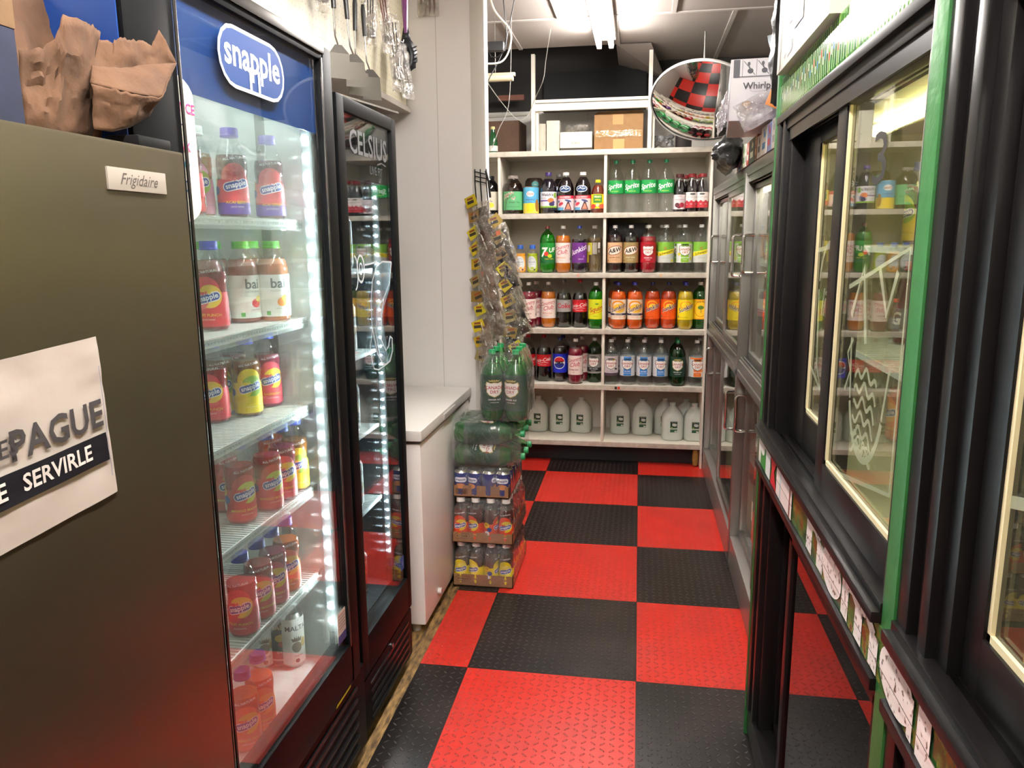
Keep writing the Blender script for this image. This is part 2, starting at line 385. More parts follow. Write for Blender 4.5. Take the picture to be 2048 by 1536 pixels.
COLA = [('r', -165, 165, 108, 190, '#d01c26'), ('t', 'Coca-Cola', 0, 152, 34, '#f6f1ee', 6, .35, .02), ('l', [(-50, 134), (-20, 128), (20, 138), (54, 132)], 2.4, '#f6f1ee'), ('t', 'ORIGINAL TASTE', 10, 119, 7, '#f6f1ee'), ('r', 80, 84, 112, 186, '#f0c8c4')]
DIET = [('r', -165, 165, 108, 190, '#9d9b98'), ('t', 'Diet', 22, 176, 14, '#d8d4ce', 0, 0, .02), ('t', 'Coke', 4, 148, 46, '#c2223a', 0, 0, .05), ('t', '2 LITERS', 44, 116, 6, '#ece8e2')]
PEP = [('r', -168, 168, 66, 198, '#1d2cc4'), ('e', 0, 136, 44, 44, '#f4f4f4'), ('p', [(-.5, .08), (-.46, .24), (-.33, .4), (-.15, .49), (.05, .5), (.25, .44), (.42, .3), (.5, .1), (.2, .18), (-.1, .2), (-.35, .14)], 0, 136, 76, 78, '#d8232a'), ('p', [(-.5, -.12), (-.44, -.28), (-.3, -.42), (-.1, -.49), (.12, -.49), (.32, -.4), (.45, -.25), (.5, -.1), (.2, -.2), (-.1, -.22), (-.3, -.18)], 0, 136, 76, 78, '#1b2a86'), ('t', 'PEPSI', 0, 136, 25, '#10121c', 0, 0, .09)]
SPRT = [('r', -168, 168, 124, 206, '#1f9a4a'), ('t', 'Sprite', 2, 168, 45, '#f4f8f2', 10, .3, .05), ('t', 'LEMON-LIME', 6, 136, 9, '#c8e04a', 0, 0, .02), ('r', 84, 92, 130, 200, '#6cc088')]
ELEC = lambda bg: [('r', -115, 115, 14, 112, bg), ('e', 0, 66, 34, 46, '#cfd4d6', 12), ('l', [(-18, 86), (0, 98), (18, 90)], 2, '#6f7f9a'), ('t', 'Electrolit', 0, 72, 12, '#2c3f7a', 0, 0, .02), ('t', 'HYDRATION', 0, 58, 5, '#4a5566'), ('e', 18, 22, 6, 6, '#4a3a4a')]
GATO = [('r', -115, 115, 18, 92, '#77777a'), ('t', 'G', 6, 64, 46, '#f2f0ee', 0, .1, .06), ('t', 'THIRST QUENCHER', 0, 32, 7, '#c9c6c2')]
TEAL = [('r', -210, 210, 28, 148, '#5fae74'), ('l', [(-42, 30), (-34, 80), (-20, 120), (-30, 142)], 4, '#5a4a34'), ('l', [(-30, 96), (0, 112), (20, 130)], 3, '#5a4a34'), ('l', [(-36, 70), (-56, 100)], 2.5, '#5a4a34')] + [('e', -58+((i*37) % 90), 92+((i*23) % 52), 5, 5, ('#d98a9a', '#e8b8b8')[i % 2]) for i in range(16)] + [('t', 'Green Tea', 22, 78, 17, '#23492c', 0, .3, .01), ('t', 'WITH GINSENG AND HONEY', 20, 48, 6, '#23492c')]
DOLEL = [('r', -165, 165, 4, 172, '#5aa9cf'), ('r', -165, 165, 4, 70, '#e8cf5a'), ('e', 0, 130, 26, 18, '#f2ece2'), ('t', 'Dole', 0, 130, 22, '#c8322c', 0, .1, .04), ('t', 'PINEAPPLE', 0, 92, 13, '#28559a', 0, 0, .03), ('t', 'JUICE', 0, 76, 10, '#28559a', 0, 0, .02), ('e', -2, 40, 28, 32, '#f2cf22'), ('e', 50, 56, 16, 40, '#a3702c'), ('o', 50, 56, 16, 40, 2, '#6a4a1c')]
WELCH = [('r', -168, 168, 40, 142, '#dcd8de'), ('t', "Welch's", 0, 122, 26, '#1d1a20', 0, .2, .05), ('r', -60, 8, 80, 88, '#6a3f96'), ('t', '100% JUICE', -26, 100, 9, '#3d3650'), ('e', 28, 86, 22, 16, '#d8793c'), ('e', 34, 62, 20, 14, '#38325c'), ('e', 46, 74, 10, 9, '#4a4276'), ('e', 60, 118, 14, 18, '#7aa43c'), ('r', -168, 168, 40, 50, '#8ab43c')]
OCEAN = [('r', -168, 168, 22, 116, '#e3c9cc'), ('r', -168, 168, 96, 116, '#c92d46'), ('t', 'CRANBERRY', 0, 105, 15, '#f6ece8', 0, 0, .05), ('r', -66, -8, 22, 40, '#5a9ac0'), ('e', -30, 62, 20, 10, '#c8364c', 20), ('e', 22, 82, 24, 7, '#3d4c7e', -15), ('p', [(-.5, -.5), (.5, -.5), (.1, .5), (-.1, .5)], 22, 50, 52, 52, '#3b1f2a'), ('p', [(-.5, -.5), (.5, -.5), (.1, .5), (-.1, .5)], 22, 46, 34, 34, '#e0876a'), ('e', -48, 78, 10, 8, '#4a5a90'),
         ('e', 0, 158, 38, 22, '#e8eef4'), ('e', 0, 158, 34, 19, '#123a6c'), ('l', [(-26, 156), (-8, 164), (8, 156), (26, 162)], 5, '#dfeaf2')]
MOTT = [('r', -135, 135, 30, 122, '#f1d51f'), ('r', -30, 30, 66, 118, '#3f8a34'), ('t', "Mott's", 0, 104, 18, '#f6f2dc', 0, .1, .05), ('t', 'APPLE', 0, 84, 14, '#f3d420', 0, 0, .04), ('e', -32, 44, 22, 15, '#d8402c'), ('e', 30, 44, 24, 15, '#e06040'), ('e', 0, 52, 12, 10, '#e7dba8')]
POM = [('r', -130, 130, 18, 110, '#d9d0d2'), ('t', 'JUICE', 0, 100, 9, '#a8283a', 0, 0, .03), ('t', 'POMEGRANATE', 0, 78, 9, '#7a4650'), ('e', -14, 44, 16, 15, '#5a2432'), ('e', 16, 44, 17, 16, '#a83444'), ('e', -2, 30, 12, 8, '#6a2030')]
BERRY = [('r', -135, 135, 26, 124, '#ddd4d0'), ('e', 0, 112, 18, 6, '#4a4a4a'), ('t', '100% TART CHERRY', 0, 92, 9, '#5a5450'), ('r', -135, 135, 26, 48, '#b5303a')] + [('e', -56+i*16, 54+(i % 2)*8, 11, 11, '#b5303a') for i in range(8)]
def snap(main, fruit, side='#3a55a8', nm='MANGO', zero=False, band=None):
    e = [('r', -108, 108, 10, 86, main), ('e', -2, 92, 30, 30, main), ('e', 6, 78, 27, 26, fruit), ('e', -12, 70, 16, 18, main)]
    if band: e.append(('r', -108, 108, 10, 36, band))
    e += [('pill', 0, 74, 60, 21, '#eef0f4', 14), ('pill', 0, 74, 56, 17, '#27459a', 14), ('t', 'snapple', 0, 75, 16, '#f2f4f8', 14, 0, .045),
          ('t', 'ALL NATURAL', 0, 132, 8, '#e6e8ea', 8, 0, .02), ('t', nm, 0, 36, 9, '#f0d23a', 0, 0, .03), ('t', 'JUICE DRINK', 0, 26, 5, '#f3ece0'),
          ('e', -62, 80, 14, 13, '#f0c52a'), ('t', 'NO', -62, 82, 9, '#2c2a30', 0, 0, .04), ('e', -50, 62, 11, 10, '#2f4c9c'), ('e', -62, 44, 12, 11, '#e8eef2'), ('r', 56, 76, 20, 42, '#e8e8ea')] + [('r', 58+i*2.2, 59.2+i*2.2, 22, 40, '#30303a') for i in range(8)]
    return e
BAIL = lambda fr: [('r', -124, 124, 12, 116, '#e3e4dc'), ('t', 'bai', 8, 94, 34, '#5a6068', 0, 0, .05), ('t', 'COCOFUSION', 8, 76, 6, '#6a7076'), ('e', 16, 48, 13, 11, fr), ('e', 24, 58, 9, 8, '#e8cf3c'), ('t', 'antioxidant', 14, 32, 6, '#7a7f84'), ('r', -24, -14, 16, 26, '#53a84a'), ('t', 'bai', 92, 98, 20, '#5a6068', 0, 0, .04), ('t', 'bai', -80, 94, 30, '#5a6068', 0, 0, .05)]
MALT = [('r', -105, 105, 14, 150, '#e2dfd8'), ('t', 'MALTA', 0, 122, 20, '#5a4a44', 0, 0, .05), ('p', CROWN, 0, 88, 30, 26, '#6a5a50'), ('e', 0, 66, 14, 16, '#8a7466'), ('e', 20, 76, 8, 14, '#c8a868'), ('t', 'INDIA', 4, 40, 9, '#5a4a44'), ('e', 0, 26, 6, 6, '#4a4440')]
MALTB = [('r', -105, 105, 14, 150, '#24262a'), ('t', 'MALTA', 0, 124, 20, '#d8c08a', 0, 0, .05), ('e', 0, 92, 18, 12, '#c8a23a'), ('e', 4, 74, 14, 10, '#a8382c'), ('t', 'DARK', 0, 50, 10, '#e0dcd0'), ('r', -105, 105, 24, 30, '#a8a49c')]
STD = [(r*.95, z) for r, z in STD]; COKE = [(r*.965, z) for r, z in COKE]; SPR = [(r*.95, z) for r, z in SPR]; JUICE = [(r*.9, z) for r, z in JUICE]
GNG = canada('#0f3d2a', None, 'GINGER ALE', 'CAFFEINE FREE', dark='#c9b36a')
ARIZ = [('r', -210, 210, 28, 148, '#c6c2b0'), ('e', -20, 110, 24, 16, '#8a8a7c'), ('e', 24, 60, 22, 16, '#e0cf3a'), ('e', -24, 52, 20, 14, '#e6d648'), ('t', 'Lemon Tea', 0, 86, 15, '#3a3a30', 0, .3, .01)]
# kind: profile, plastic, drink colour (None = clear), fill z, label (z0, z1) covered by the design, design, cap (colour, r, h), petal base
KINDS = dict(
 sprite=(SPR, PET, None, 0, SPRT, ('#1d7a4c', .0152, .016), 1),
 coke=(COKE, PET, '#120605', .235, COLA, ('#a81c24', .0152, .016), 1), diet=(COKE, PET, '#120605', .235, DIET, ('#7c7872', .0152, .016), 1),
 club_red=(STD, PET, '#7d0f2c', .245, club('FRAMBUESA', '#8a1c2c'), ('#e9e6e2', .0152, .015), 1), club_orange=(STD, PET, '#c46a12', .245, club('MERENGUE', '#e0862c'), ('#cfcac2', .0152, .015), 1),
 sunkist_zero=(STD, PET, '#d9560c', .25, sunk('', True), ('#30309a', .0152, .015), 1), sunkist=(STD, PET, '#c23c0e', .25, sunk('#ee5b12'), ('#26265e', .0152, .015), 1),
 sunkist_yellow=(STD, PET, '#b89a08', .25, sunk('#f3dc18'), ('#30309a', .0152, .015), 1), grape=(STD, PET, '#1a0a20', .222, GRP, ('#28388a', .0152, .015), 1),
 aw_cream=(STD, PET, '#2b0f10', .245, aw('#e0b489', 'CREAM SODA', '#6a3a1c'), ('#e6e2dc', .0152, .015), 1), aw_root=(STD, PET, '#150a08', .235, aw('#a08a56', 'ROOT BEER', '#efe6cc'), ('#dcd8d2', .0152, .015), 1),
 cran=(STD, PET, '#9c0f22', .235, canada('#b5162a', None, 'GINGER ALE', 'CRANBERRY', dark='#7a1c14'), ('#c6c2bc', .0152, .015), 1),
 schweppes=(STD, PET, None, 0, SCHW, ('#cfcfcb', .0152, .015), 1),
 canada_lime=(STD, PET, None, 0, canada('#d8dcd6', '#86c02a', 'LEMON LIME', 'SPARKLING', [('r', -165, 165, 188, 198, '#86c02a'), ('e', -40, 120, 12, 10, '#e0cf3a'), ('e', 42, 92, 12, 12, '#cfd63a')]), ('#cfcfcb', .0152, .015), 1),
 back_label=(STD, PET, '#5d4a2c', .23, BACKL, ('#cfcac2', .0152, .015), 1),
 seven_up=(STD, lambda: CLEAR('green_plastic', (.22, .66, .2), .06, rough=.03), '#2c9a2a', .25, UP7, ('#6a2a22', .0152, .015), 1),
 squirt=(STD, lambda: CLEAR('lime_plastic', (.2, .62, .12), .06, rough=.03), '#3f9c1c', .25, SQ, ('#e9e6e2', .0152, .015), 1),
 coco=(STD, PETG, '#16602c', .25, COCO, ('#d4d4c6', .0152, .015), 1), pepsi=(STD, PET, '#160806', .235, PEP, ('#22408e', .0152, .015), 1),
 canada_zero=(STD, PETG, '#0c1a10', .24, canada('#8e908c', None, 'ZERO SUGAR', 'GINGER ALE', [('r', -165, 165, 78, 106, '#14181a')]), ('#b8b8b2', .0152, .015), 1),
 canada_berry=(STD, PET, None, 0, canada('#cfc8ca', None, 'BLACKBERRY', 'SPARKLING SELTZER', [('r', -165, 165, 66, 84, '#54424e'), ('e', 22, 168, 12, 12, '#e2bf3c'), ('e', 36, 112, 9, 7, '#2b2028')], subcol='#6a5460'), ('#ececea', .0152, .015), 1),
 canada_blue=(STD, PET, None, 0, canada('#d6d8dc', '#3d86d0', 'SELTZER', 'SPARKLING WATER'), ('#ececea', .0152, .015), 1),
 canada_orange=(STD, PET, None, 0, canada('#d0d6d4', '#f07a22', 'MANDARIN', 'SELTZER', [('e', 44, 108, 18, 16, '#f09a3a'), ('r', -60, 60, 186, 196, '#f07a22')]), ('#ececea', .0152, .015), 1),
 ginger=(STD, lambda: CLEAR('bottle_green_plastic', (.10, .42, .16), .06, rough=.03), '#0e4a24', .25, GNG, ('#1c8a4c', .0152, .015), 1),
 electro_dark=(ELE, PET, '#10131c', .13, ELEC('#232a3a'), ('#2a57ac', .0195, .022), 0), electro_orange=(ELE, PET, '#e0982c', .13, ELEC('#e0a04a'), ('#2a57ac', .0195, .022), 0), electro_lime=(ELE, PET, '#a8b41e', .13, ELEC('#a9b832'), ('#2a57ac', .0195, .022), 0),
 gator=(GAT, PET, '#6e1018', .165, GATO, ('#e0562c', .02, .018), 0),
 tea=(TEA, lambda: CLEAR('smoky_plastic', (.45, .40, .36), .06, rough=.05), '#3a241a', .2, TEAL, ('#8a7f78', .033, .014), 0),
 ariz=(TEA, lambda: CLEAR('black_plastic', (.12, .13, .15), .06, rough=.05), '#0f1114', .23, ARIZ, ('#1a1c20', .033, .014), 0),
 dole=([(.050, 0), (.0525, .002), (.0525, .174), (.050, .177)], None, None, 0, DOLEL, None, 0),
 welch=(JUG64, PET, '#150a1a', .225, WELCH, ('#3c2a66', .021, .018), 0), ocean=(JUG64, PET, '#14060c', .235, OCEAN, ('#dedbd6', .021, .016), 0),
 ocean_back=(JUG64, PET, '#14060c', .235, OCEAN, ('#8d8a86', .021, .016), 0),
 mott=([(r*.82, z*.80) for r, z in JUG64], PET, '#6b2410', .18, MOTT, ('#e9d21e', .0175, .014), 0),
 pom=(JUICE, PET, '#16080c', .2, POM, ('#4a1a1c', .0245, .018), 0), berry=(JUICE, PET, '#1c0a0c', .2, BERRY, ('#7a1c1e', .0245, .018), 0),
 snap_mango=(SN, PET, '#b01c1e', .14, snap('#d9382c', '#c8d23c', nm='MANGO MADNESS'), ('#3a4fb0', .019, .016), 0),
 snap_red=(SN, PET, '#9c1a28', .13, snap('#dd3a44', '#e9c23c', nm='FRUIT PUNCH'), ('#3a48b8', .019, .016), 0),
 snap_orange=(SN, PET, '#d8561a', .14, snap('#f07a24', '#f5a83a', nm='ORANGEADE'), ('#4a58b8', .019, .016), 0),
 snap_peach=(SN, PET, '#b85a1c', .14, snap('#ea6a2a', '#e8c43a', nm='PEACH TEA'), ('#5a4fa8', .019, .016), 0),
 snap_lemon=(SN, PET, '#7c4a1c', .14, snap('#e8d020', '#8ab43c', nm='LEMON TEA'), ('#4a58b8', .019, .016), 0),
 snap_rasp=(SN, PET, '#8a2040', .14, snap('#d84a5c', '#e8d23c', nm='RASPBERRY'), ('#3a58b8', .019, .016), 0),
 snap_purple=(SN, PET, '#5c1e30', .14, snap('#d8404c', '#c83440', nm='ACAI BERRY', band='#5a3aa0'), ('#6a5cc0', .019, .016), 0),
 snap_kiwi=(SN, PET, '#a88a50', .14, snap('#e0a0b8', '#9cc23c', nm='KIWI'), ('#dfe4dc', .019, .016), 0),
 bai_pink=(BAI, PET, '#9c4a3c', .155, BAIL('#d8404c'), ('#52b834', .0205, .014), 0), bai_peach=(BAI, PET, '#c8744a', .155, BAIL('#e88a3c'), ('#52b834', .0205, .014), 0),
 malta=(CAN, None, None, 0, MALT, None, 0), malta_dark=(CAN, None, None, 0, MALTB, None, 0),
)
PROTO = {}
LABEL_Z = {}
def drink_parts(kind, parent, seg=28):
    prof, shell, drink, fill, des, cap, pet = KINDS[kind]
    rf = interp(prof)
    mod = petal if pet else None
    if shell is None:
        MB().lathe(prof, seg).build('body', C('#c9c7c2', .25, .9, name='tin'), parent)
        if kind.startswith('malta'): MB().lathe([(.024, .1585), (.0235, .161), (.0, .161)], 20).box(-.004, .004, -.012, .004, .161, .1618).build('lid', C('#b8b8b4', .3, .9), parent)
    else:
        MB().lathe(prof, seg, mod=mod, cap=False).build('bottle_shell', shell(), parent)
        if drink:
            ip = [(max(r-.0014, .001), z+.0015) for r, z in prof if z < fill]; ip.append((rf(fill)-.0014, fill))
            rgh = .12
            MB().lathe(ip, seg, mod=mod).build('drink', C(drink, rgh, 0, .6, name='drink_'+drink.strip('#')), parent)
    zs = [e for e in des if e[0] == 'r']
    design(des, wrapf(rf), 'label', parent, layer0=1, step=.5, curved=5)
    if cap:
        zt = prof[-1][1]; cc, cr, ch = cap
        MB().lathe([(cr*1.04, zt-.004), (cr*1.04, zt), (cr, zt+.001), (cr, zt+ch-.002), (cr*.94, zt+ch), (0, zt+ch)], 24, mod=lambda r, z, a: r*(1+.02*math.cos(24*a)) if r > .004 else r).build('cap', C(cc, .35, name='cap_'+cc.strip('#')), parent)
def place(kind, loc, rz, label, cat='bottle', group=None):
    if kind not in PROTO:
        t = thing(NAMES.get(kind, 'soda_bottle'), label, cat, loc, rz, group)
        drink_parts(kind, t); PROTO[kind] = remember(t); return t
    return dup(PROTO[kind], loc, rz, label, group)
NAMES = dict(sprite='soda_bottle', electro_dark='sports_drink_bottle', electro_orange='sports_drink_bottle', electro_lime='sports_drink_bottle', gator='sports_drink_bottle', tea='tea_jug', ariz='tea_jug', dole='juice_can',
             welch='juice_bottle', ocean='juice_bottle', ocean_back='juice_bottle', mott='juice_bottle', pom='juice_bottle', berry='juice_bottle', malta='drink_can', malta_dark='drink_can')
for k in KINDS:
    if k.startswith(('snap', 'bai')): NAMES[k] = 'juice_bottle'

# ------------------------------------------------------------------ room shell
def neg(parent):
    v = Vector((0, 0, 0)); p = parent
    while p: v += p.location; p = p.parent
    return -v
def wb(mb, name, mats, parent, **k):      # build in room coordinates under a thing standing elsewhere
    return mb.build(name, mats, parent, loc=neg(parent), **k)
def bxm(*a, **k): return MB().box(*a, **k)

def mat_floor():
    m, N, L, b = nodes_of('rubber_checker_tiles')
    t = N.new('ShaderNodeTexCoord'); sp = N.new('ShaderNodeSeparateXYZ'); L.new(t.outputs['Object'], sp.inputs[0])
    def mt(op, a, c=None):
        x = N.new('ShaderNodeMath'); x.operation = op
        for i, v in enumerate((a, c)):
            if v is None: continue
            if isinstance(v, (int, float)): x.inputs[i].default_value = v
            else: L.new(v, x.inputs[i])
        return x.outputs[0]
    S = .61
    X, Y = sp.outputs[0], sp.outputs[1]
    fx, fy = mt('FLOOR', mt('DIVIDE', X, S)), mt('FLOOR', mt('DIVIDE', Y, S))
    par = mt('FLOORED_MODULO', mt('ADD', fx, fy), 2)
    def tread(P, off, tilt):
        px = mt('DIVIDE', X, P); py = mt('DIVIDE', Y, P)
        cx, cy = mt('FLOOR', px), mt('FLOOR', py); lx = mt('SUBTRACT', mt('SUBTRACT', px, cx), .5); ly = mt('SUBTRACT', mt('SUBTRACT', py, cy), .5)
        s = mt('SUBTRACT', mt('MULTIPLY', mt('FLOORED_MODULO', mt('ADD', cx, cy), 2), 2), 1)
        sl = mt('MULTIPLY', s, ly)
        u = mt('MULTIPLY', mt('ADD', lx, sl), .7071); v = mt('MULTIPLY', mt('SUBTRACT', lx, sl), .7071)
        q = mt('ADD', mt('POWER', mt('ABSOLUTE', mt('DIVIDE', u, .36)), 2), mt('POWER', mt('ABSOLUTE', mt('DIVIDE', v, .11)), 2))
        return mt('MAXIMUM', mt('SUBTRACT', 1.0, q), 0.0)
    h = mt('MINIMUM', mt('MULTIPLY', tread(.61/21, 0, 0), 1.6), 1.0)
    # seams between tiles
    gx = mt('ABSOLUTE', mt('SUBTRACT', mt('FRACT', mt('DIVIDE', X, S)), .5)); gy = mt('ABSOLUTE', mt('SUBTRACT', mt('FRACT', mt('DIVIDE', Y, S)), .5))
    seam = mt('GREATER_THAN', mt('MAXIMUM', gx, gy), .4975)
    n = N.new('ShaderNodeTexNoise'); n.inputs['Scale'].default_value = 3.0; n.inputs['Detail'].default_value = 8; L.new(t.outputs['Object'], n.inputs['Vector'])
    n2 = N.new('ShaderNodeTexNoise'); n2.inputs['Scale'].default_value = 70.0; n2.inputs['Detail'].default_value = 3; L.new(t.outputs['Object'], n2.inputs['Vector'])
    def mixc(f, a, c):
        x = N.new('ShaderNodeMix'); x.data_type = 'RGBA'
        for i, v in ((0, f), (6, a), (7, c)):
            if isinstance(v, (int, float)): x.inputs[i].default_value = v
            elif isinstance(v, tuple): x.inputs[i].default_value = v
            else: L.new(v, x.inputs[i])
        return x.outputs[2]
    base = mixc(par, lin('#d12a1e'), lin('#151110'))
    dirt = mt('MULTIPLY', mt('MAXIMUM', mt('SUBTRACT', n.outputs['Fac'], .45), 0.0), .6)
    base = mixc(dirt, base, lin('#5a4038'))
    base = mixc(mt('MULTIPLY', h, .16), base, lin('#b9a8a0'))  # paler tread tops: highlights painted into the base colour
    base = mixc(mt('MULTIPLY', seam, .75), base, lin('#140c0b'))
    spk = mt('GREATER_THAN', n2.outputs['Fac'], .79)
    base = mixc(spk, base, lin('#c9bfae'))
    L.new(base, b.inputs['Base Color'])
    bp = N.new('ShaderNodeBump'); bp.inputs['Strength'].default_value = 1.0; bp.inputs['Distance'].default_value = .007
    L.new(mt('SUBTRACT', h, seam), bp.inputs['Height']); L.new(bp.outputs[0], b.inputs['Normal'])
    r = mt('ADD', mt('MULTIPLY', n.outputs['Fac'], .2), .24); L.new(r, b.inputs['Roughness'])
    return m
def mat_osb():
    m, N, L, b = nodes_of('worn_board')
    t = N.new('ShaderNodeTexCoord'); mp = N.new('ShaderNodeMapping'); mp.inputs['Scale'].default_value = (60, 14, 1)
    L.new(t.outputs['Object'], mp.inputs[0]); n = N.new('ShaderNodeTexNoise'); n.inputs['Scale'].default_value = 1.2; n.inputs['Detail'].default_value = 6
    L.new(mp.outputs[0], n.inputs['Vector']); r = N.new('ShaderNodeValToRGB'); r.color_ramp.elements[0].position = .35; r.color_ramp.elements[1].position = .7
    r.color_ramp.elements[0].color = lin('#4a3a28'); r.color_ramp.elements[1].color = lin('#b08a52')
    L.new(n.outputs['Fac'], r.inputs[0]); L.new(r.outputs[0], b.inputs['Base Color']); b.inputs['Roughness'].default_value = .7
    return m
def mat_panel(col='#eceaec', pitch=.24, axis=0, off=0):
    m, N, L, b = nodes_of('wall_panel_paint')
    t = N.new('ShaderNodeTexCoord'); sp = N.new('ShaderNodeSeparateXYZ'); L.new(t.outputs['Object'], sp.inputs[0])
    def mt(op, a, c):
        x = N.new('ShaderNodeMath'); x.operation = op
        for i, v in enumerate((a, c)):
            if isinstance(v, (int, float)): x.inputs[i].default_value = v
            else: L.new(v, x.inputs[i])
        return x.outputs[0]
    f = mt('FRACT', mt('DIVIDE', mt('ADD', sp.outputs[axis], off), pitch), 0); g = mt('LESS_THAN', f, .012)
    n = N.new('ShaderNodeTexNoise'); n.inputs['Scale'].default_value = 5; n.inputs['Detail'].default_value = 6; L.new(t.outputs['Object'], n.inputs['Vector'])
    mx = N.new('ShaderNodeMix'); mx.data_type = 'RGBA'; L.new(mt('MULTIPLY', g, .55), mx.inputs[0]); mx.inputs[6].default_value = lin(col); mx.inputs[7].default_value = lin('#8d8a86')
    L.new(mx.outputs[2], b.inputs['Base Color']); b.inputs['Roughness'].default_value = .38
    bp = N.new('ShaderNodeBump'); bp.inputs['Strength'].default_value = .4; bp.inputs['Distance'].default_value = .003
    L.new(mt('SUBTRACT', n.outputs['Fac'], g), bp.inputs['Height']); L.new(bp.outputs[0], b.inputs['Normal'])
    return m
WALLW = mat_panel('#e8e4e0')
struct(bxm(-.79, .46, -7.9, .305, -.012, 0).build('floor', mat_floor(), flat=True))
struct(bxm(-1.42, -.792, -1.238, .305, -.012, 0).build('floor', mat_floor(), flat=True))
struct(bxm(-1.6, 1.3, -8, .8, -.06, -.0125).build('floor', mat_osb(), flat=True))
struct(bxm(-1.65, -1.55, -8, -1.33, -.06, 3.05).build('wall_left', C('#c9c6be', .6)))
struct(bxm(-1.6, -.735, -1.33, -1.24, -.06, 3.05, bev=.006).build('wall_partition', WALLW))
struct(bxm(-.8, -.732, -1.336, -1.3, 0, 2.72, bev=.01).build('trim_1', C('#d4d0c8', .4)))
struct(bxm(-1.5, -1.42, -1.24, .8, -.06, 3.05).build('wall_left', C('#b9b6ae', .6)))
bw = MB(); bw.mat(0).box(-1.5, 1.3, .65, .75, -.06, 2.42); bw.mat(1).box(-1.5, 1.3, .65, .75, 2.42, 3.05)
struct(bw.build('wall_back', [mat_panel('#cfcdc6', .2), C('#2a2724', .8)]))  # upper wall painted dark brown for the shade of the ceiling void
struct(bxm(1.2, 1.3, -8, .8, -.06, 3.05).build('wall_right', C('#b9b4aa', .6)))
struct(bxm(-1.6, 1.3, -8.1, -8, -.06, 3.05).build('wall_front', C('#8f8a82', .7)))
CEILM = C('#958c85', .85, bump=.08, bscale=160, var=.04)
cm = MB()
cm.box(-1.6, -.18, -8, .15, 2.72, 2.745); cm.box(-.18, 1.3, -8, .66, 2.72, 2.745)
struct(cm.build('ceiling', CEILM))
struct(bxm(-1.5, 1.3, -8, .8, 3.0, 3.05).build('ceiling', C('#2b2723', .9)))
TB = C('#a8a29b', .5)
tb = MB()
for y in (-.49, -1.71, -2.93, -4.15, -5.37, -6.59): tb.box(-1.55, 1.2, y-.012, y+.012, 2.714, 2.7215)
for x in (-.79, -.18, .45, 1.05): tb.box(x-.012, x+.012, -.49, .15 if x < -.2 else .65, 2.713, 2.7215)
for j, y in enumerate((-1.71, -2.93, -4.15, -5.37, -6.59)):
    for x in (-1.4, -.79, -.18, .45, 1.05): tb.box(x+(.31 if j % 2 == 0 else 0)-.012, x+(.31 if j % 2 == 0 else 0)+.012, y, y+1.22, 2.713, 2.7215)
struct(tb.build('trim_2', TB))
# ceiling tile that has slipped from its grid, above the shelving
st = MB(); st.add([(-.19, .12, 2.712), (-.19, .64, 2.70), (.12, .64, 2.60), (.02, .12, 2.712)], [(0, 1, 2, 3)]); st.add([(-.19, .12, 2.716), (-.19, .64, 2.71), (.12, .64, 2.612), (.02, .12, 2.716)], [(3, 2, 1, 0), ])
struct(st.build('trim_3', CEILM, flat=True))

# ceiling tube lights
def tube_light(y0, y1, xc, label):
    t = thing('tube_light', label, 'ceiling light', (xc, (y0+y1)/2, 2.72), 0, 'bare tube ceiling lights')
    wb(bxm(xc-.06, xc+.06, y0-.02, y1+.02, 2.668, 2.7125, bev=.008), 'housing', C('#d8d4cc', .5), t)
    for i, x in enumerate((xc-.035, xc+.035)):
        wb(MB().cyl((x, y0+.01, 2.635), (x, y1-.01, 2.635), .0145, 16), 'tube', EM('#f9f4f0', TUBE_POWER, 'tube_glow'), t)
        for y, s in ((y0, 1), (y1, -1)):
            wb(bxm(x-.013, x+.013, y-.014, y+.014, 2.62, 2.67, bev=.003), 'socket', C('#e8e6e0', .5), t)
tube_light(-1.40, -.19, -.244, 'pair of bare glowing tubes hanging over the aisle near the shelving')
tube_light(-5.3, -2.9, -.244, 'pair of bare glowing tubes over the camera end of the aisle')
tube_light(-7.7, -6.5, -.244, 'pair of bare glowing tubes over the shop entrance side')

# ------------------------------------------------------------------ white wooden shelving with the soda
WP = C('#e4ddce', .45, bump=.15, bscale=14, var=.07, name='white_paint_worn')
LIPM = C('#d2cabb', .38, .15, bump=.25, bscale=25, var=.2, name='edge_strip')
sh = thing('wall_shelving', 'white painted wooden shelving full of soda bottles at the end of the aisle', 'shelf', (-.48, .4, 0))
for z in (.1625, .5585, .9405, 1.3145, 1.7025, 2.1005):
    s_ = wb(bxm(-1.41, .41, .2, .64, z-.022, z, bev=.003), 'shelf_board', WP, sh)
    lp = MB().box(-1.41, .41, .194, .2, z-.032, z+.001, bev=.001)
    for i in range(9): lp.cyl((-1.2+i*.19, .1942, z-.015), (-1.2+i*.19, .1925, z-.015), .0022, 8)
    wb(lp, 'edge_strip', LIPM, s_)
for z0, z1 in ((.1625, .5365), (.5585, .9185), (.9405, 1.2925), (1.3145, 1.6805), (1.7025, 2.0785)):
    wb(bxm(-.2595, -.2405, .205, .63, z0, z1, bev=.002), 'divider', WP, sh)
    wb(bxm(-.957, -.939, .205, .63, z0, z1, bev=.002), 'upright', WP, sh)
wb(bxm(.41, .425, .185, .64, 0, 2.10, bev=.003), 'side_panel', WP, sh)
wb(bxm(-1.41, .41, .628, .64, .1625, 2.08), 'back_panel', C('#dcd4c4', .6, var=.08, bscale=6), sh)
wb(bxm(-1.41, .405, .31, .33, 0.0005, .14), 'kick_board', C('#1b1a1c', .6), sh)
